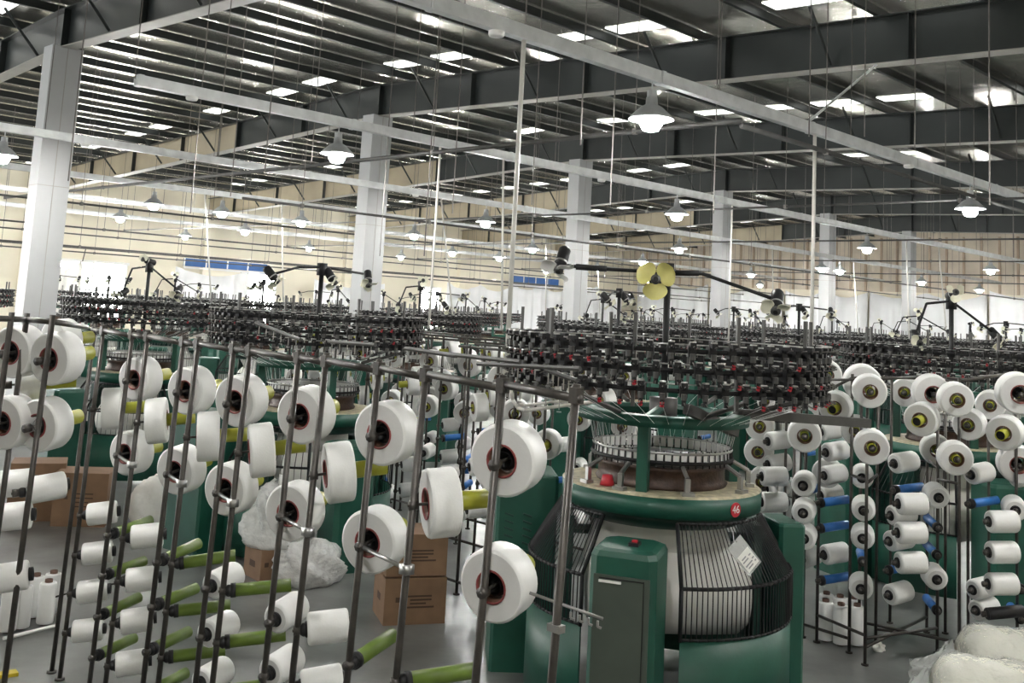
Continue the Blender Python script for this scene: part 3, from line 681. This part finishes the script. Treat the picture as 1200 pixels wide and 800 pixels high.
def machine_proto(near, fanv):
    pr = Proto()
    # bed plate on legs
    bed = pr.part('bed_ring', MB().m('green', True).lathe([(.62, 1.16), (.625, 1.275), (.30, 1.20), (.30, 1.16)], 56).mesh('bed_ring'))
    pr.part('bed_top', MB().m('bed_top').lathe([(.36, 1.285), (.605, 1.285), (.622, 1.275), (.36, 1.27)], 56).mesh('bed_top'), bed)
    pr.part('cam_box', MB().m('cam_brown', True).lathe([(.405, 1.28), (.415, 1.30), (.40, 1.315), (.395, 1.385), (.41, 1.395), (.41, 1.41), (.30, 1.41), (.30, 1.28)], 56).mesh('cam_box'))
    pr.part('needle_dial', MB().m('grey_post', True).lathe([(.30, 1.35), (.33, 1.41), (.31, 1.45), (.05, 1.46), (.05, 1.35)], 40).mesh('needle_dial'))
    gr = pr.part('guide_ring', MB().m('chrome', True).torus(.435, 1.505, .009, 56, 6).m('black', True).torus(.44, 1.45, .012, 56, 6).mesh('guide_ring'))
    mb = MB().m('black')
    for i in range(56):
        a = CIRC * i / 56; c, s = math.cos(a), math.sin(a)
        mb.tube((.44 * c, .44 * s, 1.42), (.435 * c, .435 * s, 1.52), .005, 4, cap=False)
    pr.part('guide_pins', mb.mesh('guide_pins'), gr, kind='stuff')
    pl = MB().m('white_paint').box((0, -.425, 1.475), (.034, .006, .06)).mesh('guide_plate')
    if near:
        for i in range(56): pr.part('guide_plate', pl, gr, (0, 0, 0), Quaternion((0, 0, 1), CIRC * (i + .5) / 56))
        for dg in (-62, -34, 8, 52, 84, 130, 180, 230):
            d = ang(dg); mb = MB().m('chrome')
            R3 = Matrix.Rotation(math.radians(dg), 3, 'Z')
            mb.box(d * .555 + Vector((0, 0, 1.295)), (.075, .05, .02), R3).box(d * .545 + Vector((0, 0, 1.335)), (.03, .025, .09), R3)
            mb.tube(d * .545 + Vector((0, 0, 1.38)), d * .45 + Vector((0, 0, 1.43)), .014, 6)
            pr.part('cam_bracket', mb.mesh('cam_bracket'), bed)
        d = ang(-48); pr.part('knob', MB().m('red', True).tube(d * .50 + Vector((0, 0, 1.29)), d * .50 + Vector((0, 0, 1.35)), .045, 14, .03).mesh('knob'), bed)
    else:
        pr.part('guide_plates', MB().m('white_paint').lathe([(.425, 1.435), (.425, 1.495), (.42, 1.495), (.42, 1.435)], 40).mesh('guide_plates'), gr, kind='stuff')
    # posts and upper ring
    for dg in (-21, 104, -136):
        d = ang(dg) * .49
        pr.part('post', MB().m('green').box(d + Vector((0, 0, 1.48)), (.066, .066, .40), Matrix.Rotation(math.radians(dg), 3, 'Z')).mesh('post'))
    top = pr.part('top_ring', MB().m('green', True).lathe([(.54, 1.66), (.545, 1.72), (.43, 1.725), (.43, 1.66)], 56).mesh('top_ring'))
    for dg in (-21, 104, -136):
        d = ang(dg)
        pr.part('top_spoke', MB().m('green').tube(d * .45 + Vector((0, 0, 1.70)), Vector((0, 0, 1.74)), .028, 6).mesh('top_spoke'), top)
    pr.part('top_hub', MB().m('grey_post', True).tube((0, 0, 1.66), (0, 0, 1.80), .09, 16).mesh('top_hub'), top)
    for k in range(6):
        d = ang(20 + 60 * k)
        pr.part('rail_arm', MB().m('grey_post').tube(d * .5 + Vector((0, 0, 1.73)), d * .95 + Vector((0, 0, 1.86)), .016, 6).mesh('rail_arm'), top)
    # feeder rails
    for ti, h in enumerate(RING_H):
        rl = pr.part('feeder_rail', MB().m('black', True).lathe([(RR - .012, h - .012), (RR + .004, h - .012), (RR + .004, h + .012), (RR - .012, h + .012)], 64).m('chrome', True).lathe([(RR - .05, h + .03), (RR - .045, h + .03), (RR - .045, h + .038), (RR - .05, h + .038)], 64).mesh('feeder_rail'))
        if near:
            for i in range(NF):
                M = ringM(i, NF, h, ph=.33 * ti)
                pr.part('yarn_feeder', FEEDER_R if random.random() < .45 else FEEDER, rl, M.to_translation(), M.to_quaternion())
        else:
            mb = MB()
            for i in range(NF): 
                feeder_mb(mb, ringM(i, NF, h, ph=.33 * ti))
                if random.random() < .3:
                    M = ringM(i, NF, h, ph=.33 * ti); mb.m('red').tube(M @ Vector((0, .04, -.085)), M @ Vector((0, .05, -.06)), .012, 5)
            pr.part('yarn_feeders', mb.mesh('yarn_feeders'), rl, kind='stuff')
    for k in range(10):
        d = ang(17 + 36 * k)
        pr.part('rail_post', MB().m('grey_post').box(d * (RR - .035) + Vector((0, 0, 2.07)), (.020, .020, .52), Matrix.Rotation(math.radians(17 + 36 * k), 3, 'Z')).mesh('rail_post'))
    # threads from the feeders to the guide ring
    mb = MB().m('thread')
    for i in range(40):
        a = CIRC * i / 40; p = Vector((RR * math.cos(a), RR * math.sin(a), 1.84)); q = Vector((.47 * math.cos(a + .1), .47 * math.sin(a + .1), 1.66)); r = Vector((.435 * math.cos(a + .15), .435 * math.sin(a + .15), 1.51))
        mb.tube(p, q, .0012, 3, cap=False).tube(q, r, .0012, 3, cap=False)
    pr.part('threads', mb.mesh('threads'), kind='stuff', skip=2)
    # leg cabinets
    def leg(dg, r, w, dpt, h, mm='green', x=None):
        d = ang(dg) * r
        return d, math.radians(dg)
    c, rz = leg(-18, .92, .42, .36, 1.02)
    cab = pr.part('control_cabinet', MB().m('green').cbox((c.x, c.y, .535), (.36, .40, 1.07), .04, rz).mesh('control_cabinet'))
    R3 = Matrix.Rotation(rz, 3, 'Z')
    if near:
        f = c + R3 @ Vector((0, -.2, 0))
        dr = pr.part('cabinet_door', MB().m('green_grey').box(f + R3 @ Vector((0, -.006, .47)), (.30, .014, .94), R3).mesh('cabinet_door'), cab)
        pr.part('lock', MB().m('chrome').box(f + R3 @ Vector((-.10, -.018, .17)), (.022, .014, .10), R3).m('red').box(f + R3 @ Vector((-.10, -.026, .14)), (.012, .006, .024), R3).mesh('lock'), dr)
        mb = MB().m('black'); mb.box(f + R3 @ Vector((.12, -.015, .47)), (.004, .006, .92), R3); mb.box(f + R3 @ Vector((-.0, -.015, .925)), (.24, .006, .006), R3)
        pr.part('door_seam', mb.mesh('door_seam'), dr)
        pr.part('door_handle', MB().m('white_paint').box(f + R3 @ Vector((-.06, -.02, .91)), (.12, .01, .012), R3).mesh('door_handle'), dr)
        pr.part('switch', MB().m('black').box(c + R3 @ Vector((.03, -.03, 1.078)), (.055, .085, .02), R3).m('red').box(c + R3 @ Vector((.03, -.03, 1.092)), (.028, .028, .012), R3).mesh('switch'), cab)
    c2 = ang(86) * .76
    l2_ = pr.part('leg_cabinet', MB().m('green').cbox((c2.x, c2.y, .55), (.17, .34, 1.10), .02, math.radians(10)).mesh('leg_cabinet'))
    if near: pr.part('rubber_edge', MB().m('black').box((c2.x + .098, c2.y + .02, .42), (.02, .16, .84), Matrix.Rotation(math.radians(10), 3, 'Z')).mesh('rubber_edge'), l2_)
    c3 = ang(-118) * .96
    l3 = pr.part('leg_cabinet', MB().m('green').cbox((c3.x, c3.y, .62), (.40, .46, 1.24), .02, math.radians(4)).mesh('leg_cabinet'))
    if near:
        for cx_ in (-.1, .02):
            for k in range(6):
                pr.part('louvre', MB().m('green_dark').box((c3.x + cx_, c3.y - .235, .98 - .045 * k), (.06, .012, .012), Matrix.Rotation(.3, 3, 'Y')).mesh('louvre'), l3)
        pr.part('cable_slot', MB().m('black').box((c3.x - .06, c3.y - .233, .62), (.06, .008, .05)).mesh('cable_slot'), l3)
    # inner body: dark column, roll of fabric
    pr.part('inner_column', MB().m('green_dark', True).lathe([(.56, 1.16), (.50, 1.08), (.14, 1.06), (.14, 1.16)], 40).mesh('inner_column'))
    pr.part('take_down_frame', MB().m('green_dark').box((-.58, .05, .55), (.06, .5, 1.05)).box((.58, .05, .55), (.05, .5, 1.05)).tube((-.58, .05, .95), (.58, .05, .95), .03, 8).mesh('take_down_frame'))
    Mx = Matrix.Translation((0.05, -.02, .66)) @ Matrix.Rotation(PI / 2, 4, 'Y')
    rl = pr.part('fabric_roll', MB().m('fabric', True).lathe([(.0005, -.50), (.10, -.50), (.22, -.49), (.27, -.43), (.285, -.2), (.29, 0), (.285, .2), (.27, .43), (.22, .49), (.10, .50), (.0005, .50)], 32, Mx, close=False).mesh('fabric_roll'))
    vs = []; n = 32
    for k, (rx, ry, z) in enumerate(((.36, .34, 1.10), (.42, .26, 1.0), (.47, .18, .88), (.48, .10, .80))):
        for i in range(n): a = CIRC * i / n; vs.append((rx * math.cos(a), ry * math.sin(a) - .02, z + .01 * math.sin(7 * a)))
    pr.part('cloth_fall', MB().m('fabric', True).add(vs, [(k * n + i, k * n + (i + 1) % n, (k + 1) * n + (i + 1) % n, (k + 1) * n + i) for k in range(3) for i in range(n)]).mesh('cloth_fall'), rl)
    cage_arc(pr, 1, 74, near); cage_arc(pr, -100, -40, near)
    if near: cage_arc(pr, 112, 205, False)
    fan_set(pr, fanv)
    if near:
        # number sticker on the bed rim, paper tag on the gate
        dg = 36; d = ang(dg); R3 = Matrix.Rotation(math.radians(dg), 3, 'Z')
        st = pr.part('number_sticker', MB().m('red').lathe([(.0005, 0), (.042, 0), (.042, .004), (.0005, .004)], 24, Matrix.Translation(d * .624 + Vector((0, 0, 1.215))) @ R3.to_4x4() @ Matrix.Rotation(PI / 2, 4, 'X'), close=False).mesh('number_sticker'))
        pr.num = (st, d, R3)
        dg = 33; d = ang(dg); tilt = Matrix.Rotation(math.radians(dg), 3, 'Z') @ Matrix.Rotation(math.radians(-32), 3, 'X') @ Matrix.Rotation(math.radians(-28), 3, 'Y')
        c = d * .735 + Vector((0, 0, .985))
        tg = pr.part('paper_tag', MB().m('plastic').box(c, (.155, .004, .185), tilt).m('paper').box(c + tilt @ Vector((0, -.004, -.03)), (.125, .002, .10), tilt).mesh('paper_tag'))
        mb = MB().m('ink_grey')
        for k, (x, z, w) in enumerate(((-.03, -.01, .06), (-.03, -.03, .08), (.04, -.02, .03), (.05, -.05, .03), (-.02, -.06, .10), (-.02, -.08, .07), (.055, -.075, .02))):
            mb.box(c + tilt @ Vector((x * .8, -.0058, z * .8)), (w * .75, .0012, .007), tilt)
        pr.part('print', mb.mesh('print'), tg)
        pr.part('string', MB().m('thread').tube(c + tilt @ Vector((0, 0, .09)), d * .64 + Vector((0, 0, 1.10)), .002, 4).mesh('string'), tg)
    return pr
MROT = PHI - PI / 2            # local Y along the view heading, local X to the right
p1 = machine_proto(True, 0)
c1 = W(774, 570, 6.5); C1 = Vector((c1.x, c1.y, 0))
mach = thing('knitting_machine', 'green circular knitting machine numbered 46 with caged base and yellow fan', 'knitting machine', C1, MROT, 'circular knitting machines')
obs = p1.make(mach)
st, d, R3 = p1.num
tc = bpy.data.curves.new('number', 'FONT'); tc.body = '46'; tc.size = .062; tc.align_x = 'CENTER'; tc.align_y = 'CENTER'; tc.extrude = .001
tc.materials.append(MATS['white_paint'])
_t = bpy.data.objects.new('tmp', tc); C.objects.link(_t); _dg = bpy.context.evaluated_depsgraph_get(); num_me = bpy.data.meshes.new_from_object(_t.evaluated_get(_dg)); bpy.data.objects.remove(_t)
to = link('number', num_me, obs[st]); to.matrix_local = Matrix.Translation(d * .6295 + Vector((0, 0, 1.215))) @ R3.to_4x4() @ Matrix.Rotation(PI / 2, 4, 'X')
# support bars from the upper ring to the right-hand creel
sup = [((862, 506, 6.35), (805, 479, 5.95)), ((862, 484, 6.5), (1018, 496, 7.0))]
for a, b in sup:
    p = mach.matrix_basis.inverted() @ W(*a); q = mach.matrix_basis.inverted() @ W(*b); dd = (q - p)
    R = dd.to_track_quat('X', 'Z').to_matrix()
    link('support_bar', MB().m('grey_post').box((p + q) / 2, (dd.length, .05, .06), R).mesh('support_bar'), mach)
# cable conduit with elbow at the left of the machine
pts = [mach.matrix_basis.inverted() @ W(x, y, z) for x, y, z in ((598, 452, 6.1), (601, 468, 6.1), (606, 477, 6.1), (614, 481, 6.1), (700, 470, 6.2))]
link('cable_conduit', MB().m('pipe_white', True).path(pts, .011, 8).path([p + Vector((0, 0, .03)) for p in pts[2:]], .009, 6).mesh('cable_conduit'), mach)

protos = [machine_proto(False, 1), machine_proto(False, 2)]
P_A, P_B = 4.65, 4.4
spots = []
def proj(p):
    v = Vector(p) - CAM; c = Ac * v.x + Bc * v.y + UPc * v.z
    return (CX + F * c.x / -c.z, CY - F * c.y / -c.z, -c.z) if c.z < 0 else (1e9, 0, -1)
for i in range(0, 9):
    for j in range(0, 9):
        if i == 0 and j == 0: continue
        a, b = C1.x + P_A * i + .38 * j, C1.y + P_B * j
        if a > WALL_A - 3 or b > WALL_B - 4: continue
        if b > COLB - 1.3 : b += .9
        if any(abs(a - ca) < 1.35 and abs(b - COLB) < 1.3 for ca in COLS_A): continue
        if (a - CLOTH.x) ** 2 + (b - CLOTH.y) ** 2 < 2.9: continue
        x, y, z = proj((a, b, 2)); rpx = 1.05 * F / z
        if x + rpx < 0 or x - rpx > 1200: continue
        spots.append((z, i, j, a, b))
spots.sort()
ML = {(0, 1): 'green circular knitting machine behind the large yarn cheeses, with a three-motor fan arm', (0, 2): 'green circular knitting machine between the near creel and the first column', (1, 0): 'green circular knitting machine standing behind the blue tubes and wrapped fabric rolls'}
for k, (z, i, j, a, b) in enumerate(spots):
    lab = ML.get((i, j), 'circular knitting machine, %s along the %s machine row counted from the numbered machine' % (ORD[j], ORD[i]))
    o = thing('knitting_machine', lab, 'knitting machine', (a, b, .0), MROT + {(0, 1): .9, (0, 2): -.45, (1, 0): .35}.get((i, j), random.uniform(-1.2, 1.2)), 'circular knitting machines')
    pv = 0 if (i, j) in ((0, 1),) else (1 if (i, j) in ((0, 2), (1, 0)) else random.randint(0, 1))
    protos[pv].make(o, 2 if z > 16 else 0)

# ------------------------------------------------------------------ right-hand creel (row between the first two machine columns)
cre3 = thing('yarn_creel', 'steel yarn creel right of the numbered machine holding blue tubes and short bobbins', 'creel', (0, 0, 0))
def rpost(x, ytop, z, ybot=None):
    p = W(x, ytop, z); b = Vector((p.x, p.y, 0)); post(cre3, p, b, .012); return p, b
RP = {}
for x, yt, z in ((891, 470, 8.2), (922, 470, 8.0), (932, 472, 7.7), (946, 440, 7.6), (962, 440, 7.5), (999, 438, 7.3), (1017, 440, 7.05), (1029, 437, 7.5), (1045, 440, 8.1), (1087, 436, 7.9), (1099, 440, 7.4), (1108, 440, 7.9), (1124, 442, 7.2), (1134, 440, 8.0), (1158, 436, 8.4), (1190, 432, 7.4), (1010, 438, 7.6)):
    RP[x] = rpost(x, yt, z + .28)
def rail3(x0, x1, f=.985):
    p = RP[x0][1].lerp(RP[x0][0], f); q = RP[x1][1].lerp(RP[x1][0], f)
    link('rail', MB().m('creel_steel', True).tube(p, q, .011, 6).mesh('rail'), cre3)
for x0, x1 in ((932, 999), (999, 1029), (1017, 1087), (1029, 1108), (1087, 1134), (1099, 1124), (1124, 1190), (962, 1017), (1134, 1158), (1158, 1190)): rail3(x0, x1)
for x0, x1, f in ((1017, 1099, .09), (1017, 1087, .06), (1029, 1099, .06), (1010, 1124, .07), (946, 999, .05), (962, 1017, .1), (999, 1017, .63), (1099, 1124, .62), (1017, 1029, .62), (1087, 1099, .66)): rail3(x0, x1, f)
G3 = 'yarn on the right creel'
R3L = [
 # large cheeses
 ('mid', 943, 511, 7.2, 14), ('mid', 1022, 525, 7.0, 14), ('mid', 1020, 459, 7.2, 12), ('big', 1012, 450, 7.7, 10), ('midn', 978, 478, 7.5, 30), ('midn', 1078, 492, 7.2, 38), ('big', 1094, 462, 7.6, 10), ('mid', 1122, 469, 7.1, 8), ('mid', 1121, 538, 7.2, 10), ('midn', 1176, 508, 6.9, 40), ('big', 1196, 462, 7.0, 10), ('mid', 1134, 498, 7.7, 40), ('mid', 1060, 460, 8.4, 36), ('mid', 970, 440, 8.4, 14), ('mid', 1098, 528, 8.0, 12), ('mid', 968, 555, 8.3, 30), ('big', 1194, 545, 7.6, 14), ('mid', 1003, 505, 8.2, 20), ('mid', 958, 468, 8.6, 24), ('mid', 890, 500, 8.4, 20), ('mid', 888, 530, 8.4, 24), ('mid', 893, 565, 8.3, 24), ('mid', 1160, 475, 8.4, 30),
 # side-on small bobbins
 ('small', 1053, 590, 7.0, 84), ('small', 1052, 624, 7.0, 84), ('small', 1052, 659, 7.0, 84), ('small', 1044, 604, 7.5, 72), ('small', 1042, 634, 7.5, 68), ('small', 1048, 543, 7.5, 66), ('small', 1138, 556, 7.5, 62), ('small', 1159, 611, 6.9, 84), ('small', 1159, 647, 6.9, 84), ('small', 1158, 684, 6.9, 86), ('small', 1140, 691, 7.4, 64), ('small', 1144, 715, 7.4, 60), ('small', 1042, 697, 7.4, 62), ('small', 966, 650, 7.6, 70), ('small', 893, 558, 7.8, 82), ('small', 893, 588, 7.8, 82), ('small', 900, 517, 8.2, 70), ('small', 900, 544, 8.3, 70), ('small', 898, 572, 8.3, 70), ('small', 968, 530, 8.0, 66), ('small', 966, 557, 8.1, 66), ('small', 962, 506, 8.6, 66), ('small', 962, 580, 8.5, 66), ('small', 1190, 560, 7.8, 60), ('small', 940, 655, 7.9, 50),
 # end-on short bobbins
 ('short', 941, 569, 7.2, 22), ('short', 941, 601, 7.2, 22), ('short', 942, 631, 7.2, 22), ('short', 1012, 598, 7.3, 18), ('short', 1011, 631, 7.3, 18), ('short', 1009, 690, 7.2, 18), ('short', 1100, 583, 7.3, 6), ('short', 1098, 679, 7.3, 6), ('short', 1190, 598, 7.3, 18), ('short', 1010, 560, 7.6, 20),
 # bare tubes
 ('blue', 961, 589, 7.5, 72), ('blue', 961, 619, 7.5, 72), ('blue', 962, 680, 7.5, 72), ('blue', 1049, 574, 7.5, 72), ('blue', 1137, 590, 7.4, 72), ('blue', 1041, 668, 7.6, 66), ('blue', 1099, 618, 7.5, 4), ('blue', 1098, 650, 7.5, 4), ('blue', 1098, 715, 7.5, 4), ('blue', 1011, 658, 7.5, 14), ('blue', 1196, 690, 7.3, 10), ('blue', 1196, 725, 7.3, 10), ('black', 1157, 719, 6.9, 84), ('blue', 935, 578, 7.6, 50)]
cols3 = [890, 900, 942, 964, 980, 1011, 1022, 1046, 1060, 1078, 1098, 1122, 1138, 1158, 1176, 1194]
R3L.sort(key=lambda q: q[2]); cnt3 = {}
W3 = {'mid': 'white yarn cheese with flush tube', 'midn': 'white yarn cheese with jutting olive tube', 'small': 'small white yarn bobbin seen side-on', 'short': 'short white yarn bobbin seen end-on', 'blue': 'bare blue tube', 'black': 'bare black tube', 'big': 'wide white yarn cheese'}
for k, x, y, z, th in R3L:
    ci = min(range(len(cols3)), key=lambda q: abs(cols3[q] - x)); cnt3[ci] = cnt3.get(ci, -1) + 1
    at_px(cre3, k, x, y, z, th, 6 if k != 'small' else (2 if th > 80 else 6), '%s, %s down the %s peg column from machine 46' % (W3[k], ORD[cnt3[ci]], ORD[ci]), G3, .022)
# procedural creel further along the same row, and parallel rows
PROTO_N = [0]
def creel_row(A, b0, b1, label, lab2, step=.66, sides=(1, -1), dens=.85, lite=False):
    cr = thing('yarn_creel', label, 'creel', (A, b0, 0), 0, 'yarn creels between the machine rows')
    pn = -1; b = b0
    while b < b1:
        pn += 1
        for s, off in ((1, .0), (-1, .16)):
            hn = -1
            p = Vector((A + s * .09, b + off, 0)); q = p - Vector((A, b0, 0))
            post(cr, q + Vector((0, 0, 2.0)), q, .0125)
            hs = [(1.72, 'mid'), (1.25, 'mid'), (.78, 'small'), (.52, 'small'), (.27, 'small')] if s > 0 else [(1.85, 'mid'), (1.48, 'mid'), (1.0, 'small'), (.66, 'small'), (.4, 'small')]
            for h, k in hs:
                if random.random() > dens: continue
                if k == 'small' and random.random() < .2: k = 'blue'
                if k == 'small' and h < .6 and random.random() < .6: continue
                if k == 'mid' and random.random() < .15: k = 'midr' if random.random() < .2 else 'midn'
                d = head(20 if s > 0 else 72, 6) if random.random() < .8 else head(random.uniform(0, 90), 5)
                pp = p + Vector((0, 0, h))
                if not lite: peg(cr, pp - Vector((A, b0, 0)), d, False)
                hn += 1; nm = {'mid': 'white yarn cheese', 'midn': 'olive-tubed yarn cheese', 'midr': 'red-tubed yarn cheese', 'small': 'small white bobbin', 'blue': 'bare blue tube'}[k] + ', %s down the %s %s post, %s' % (ORD[hn], ORD[pn], 'rear' if s > 0 else 'front', lab2)
                bobbin(k, pp + d * .05, d, nm, 'yarn on creels between machine rows')
        b += step
    L = b - step - b0
    for h in (2.0, 1.98, .1):
        link('rail', MB().m('creel_steel', True).tube((.09 if h == 2.0 else -.09, -.1, h), (.09 if h == 2.0 else -.09, L + .3, h), .012, 6).mesh('rail'), cr)
RA = C1.x + P_A / 2
creel_row(RA, 6.2, 12.2, 'long steel yarn creel in the aisle behind the numbered machine', 'aisle creel behind machine 46', .56, dens=.97)
creel_row(RA - .75, 7.0, 10.2, 'short steel yarn creel backing the long one behind the numbered machine', 'creel backing the aisle creel', .6, dens=.95)
creel_row(RA + P_A, 4.2, 8.3, 'steel yarn creel in the second aisle beyond the numbered machine', 'second aisle creel', .8, dens=.7, lite=True)
creel_row(C1.x + .55, C1.y + 1.6, C1.y + 2.3, 'short steel yarn creel wedged between two machines behind the conduit elbow', 'creel between two machines', .55)

# ------------------------------------------------------------------ things on the floor
# standing bobbins by the right creel and the left creel
def stand(x, y, label, group):
    p = Wh(x, y, 0.0); bobbin('stand', Vector((p.x, p.y, .012)), (0, 0, 1), label, group)
for x, y in ((967, 751), (985, 756), (1004, 757), (968, 741), (984, 745), (1000, 747)):
    stand(x, y, 'upright white yarn bobbin in the cluster on the floor beside the numbered machine', 'bobbin cluster on the floor at right')
for x, y in ((24, 737), (52, 732), (8, 741), (38, 724), (58, 720)):
    stand(x, y, 'upright white yarn bobbin in the cluster on the floor under the left creel', 'bobbin cluster on the floor at left')
a = Wh(4, 748, .02); b = Wh(68, 732, .02)
tag(link('floor_bar', MB().m('white_paint').tube((0, 0, 0), b - a, .012, 6).mesh('floor_bar'), None, a), 'white bar lying on the floor before the upright bobbins', 'bar')
# cartons
def carton(x, y, dz, size, rz, label):
    p = Wh(x, y, 0); o = thing('carton', label, 'box', (p.x, p.y, dz), rz, None)
    w, d, h = size
    mb = MB().m('cardboard').box((0, 0, h / 2), (w, d, h)); link('body', mb.mesh('body'), o)
    link('flap', MB().m('cardboard').box((0, -d / 4, h + .006), (w, d / 2 - .004, .006), Matrix.Rotation(.04, 3, 'X')).mesh('flap'), o)
    link('flap', MB().m('cardboard').box((0, d / 4, h + .004), (w, d / 2 - .004, .006)).mesh('flap'), o)
    mb = MB().m('ink')
    for k in range(4): mb.box((.02 + .02 * (k % 2), -d / 2 - .001, h * (.62 - .08 * k)), (.20 - .04 * (k % 3), .002, .012))
    mb.box((-.13, -d / 2 - .001, h * .55), (.035, .002, .035))
    mb.box((w / 2 + .001, .05, h * .5), (.002, .12, .06)).box((-w / 2 - .001, 0, h * .5), (.002, .1, .05))
    link('print', mb.mesh('print'), o)
carton(478, 722, 0, (.46, .40, .32), PHI - PI / 2 + .32, 'lower brown carton of the stacked pair behind the near creel')
carton(478, 722, .338, (.45, .39, .29), PHI - PI / 2 + .30, 'upper brown carton of the stacked pair behind the near creel')
carton(318, 674, 0, (.36, .32, .24), PHI - .9, 'brown carton under the crumpled plastic bags')
carton(96, 612, 0, (.5, .4, .5), PHI - 1.4, 'brown carton beside the green machine under the left cheeses')
carton(40, 606, 0, (.5, .4, .55), PHI - 1.2, 'brown carton on the floor behind the left creel')
def blob(name, mm, pos, size, seed, label, cat, flat=.35, amp=.22, n=28, k=18, rz=0.0):
    rnd = random.Random(seed); fr = [(rnd.uniform(2, 9), rnd.uniform(2, 9), rnd.uniform(0, 6), rnd.uniform(.3, 1)) for _ in range(9)]
    b = MB().m(mm, True); vs = []
    for j in range(k + 1):
        th = PI * j / k
        for i in range(n):
            ph = CIRC * i / n; w = 1 + amp * sum(c * math.sin(a_ * ph * round(1) // 1 * 0 + round(a_) * ph + b_ * th + s) for a_, b_, s, c in fr) / 3
            z = -math.cos(th) * w * size[2]; vs.append((math.sin(th) * math.cos(ph) * w * size[0], math.sin(th) * math.sin(ph) * w * size[1], max(z, -size[2] * flat)))
    b.add(vs, [(j * n + i, j * n + (i + 1) % n, (j + 1) * n + (i + 1) % n, (j + 1) * n + i) for j in range(k) for i in range(n)])
    o = link(name, b.mesh(name), None, (pos[0], pos[1], pos[2] + size[2] * flat)); o.rotation_euler = (0, 0, rz)
    return tag(o, label, cat)
p = Wh(318, 672, 0); blob('plastic_bag', 'plastic_bag', (p.x, p.y, .25), (.27, .24, .36), 1, 'crumpled clear plastic bag heaped on a brown carton', 'bag', .3, .3)
p = Wh(362, 680, 0); blob('plastic_bag', 'plastic_bag', (p.x, p.y, 0), (.30, .26, .22), 2, 'crumpled clear plastic bag lying on the floor beside the carton', 'bag', .4, .3)
p = Wh(392, 664, 0); blob('plastic_bag', 'plastic_bag', (p.x, p.y, 0), (.26, .2, .16), 3, 'small crumpled plastic bag trailing towards the machine leg', 'bag', .4, .3)
p = Wh(590, 752, 0); blob('cloth_rag', 'fabric', (p.x, p.y, 0), (.11, .09, .09), 4, 'crumpled white rag on the floor below the lowest cheese', 'rag', .4, .25)
p = Wh(180, 612, 0); blob('fabric_sack', 'fabric', (p.x, p.y, 0), (.26, .22, .30), 5, 'white fabric sack slumped beside the green machine', 'sack', .5, .10)
p = Wh(1030, 762, 0); blob('cloth_rag', 'fabric', (p.x, p.y, 0), (.05, .04, .04), 8, 'tiny white scrap at the foot of the right-hand creel', 'rag', .4, .2)
# wrapped fabric rolls
def wrapped(x, y, z, R, L, theta, seed, label):
    p = W(x, y, z); d = head(theta); o = thing('fabric_roll', label, 'fabric roll', (p.x, p.y, R), 0, 'plastic wrapped fabric rolls')
    M = zrot(d).to_matrix().to_4x4(); rnd = random.Random(seed); vs = []; n = 40; K = 26
    def skin(mm, grow, amp, name):
        b = MB().m(mm, True); vs = []
        for j in range(K + 1):
            t = j / K; e = min(t, 1 - t) * L; q = R * (1 - .42 * max(0, 1 - e / .09) ** 2) + grow
            for i in range(n):
                a = CIRC * i / n; w = q + amp * (math.sin(3 * a + 9 * t + seed) * .5 + math.sin(7 * a - 21 * t) * .3 + .4 * math.sin(t * 60 + 2 * math.sin(2 * a)))
                v = M @ Vector((w * math.cos(a), w * math.sin(a), L * t)); v.z = max(v.z, -R + .004); vs.append(v)
        fs = [(j * n + i, j * n + (i + 1) % n, (j + 1) * n + (i + 1) % n, (j + 1) * n + i) for j in range(K) for i in range(n)] + [tuple(range(n - 1, -1, -1)), tuple(range(K * n, K * n + n))]
        b.add(vs, fs); return link(name, b.mesh(name), o)
    skin('fabric_cream', 0, .012, 'cloth'); skin('plastic', .012, .016, 'plastic_wrap')
    b = MB().m('plastic', True); vs = []
    for j in range(8):
        t = j / 7; q = R * (.5 - .38 * t) + .10 * max(0, t - .6)
        for i in range(24):
            a = CIRC * i / 24; w = q * (1 + .35 * math.sin(5 * a + 7 * t + seed)); v = M @ Vector((w * math.cos(a), w * math.sin(a), -.02 - .26 * t)); v.z = max(v.z - .10 * t, -R + .004); vs.append(v)
    b.add(vs, [(j * 24 + i, j * 24 + (i + 1) % 24, (j + 1) * 24 + (i + 1) % 24, (j + 1) * 24 + i) for j in range(7) for i in range(24)])
    link('gathered_end', b.mesh('gathered_end'), o)
wrapped(1092, 800, 5.9, .235, 1.3, 106, 1, 'cream fabric roll in clear plastic lying in front of the other roll')
wrapped(1122, 765, 6.5, .235, 1.3, 103, 2, 'cream fabric roll in clear plastic lying behind, against the right-hand creel')
# yellow paint at the bottom corner
p = Wh(-6, 794, 0); tag(link('floor_plate', MB().m('yellow_paint').box((0, 0, .01), (.24, .07, .02), Matrix.Rotation(PHI - .9, 3, 'Z')).mesh('floor_plate'), None, (p.x, p.y, 0)), 'yellow painted strip on the floor at the aisle corner', 'floor marking')
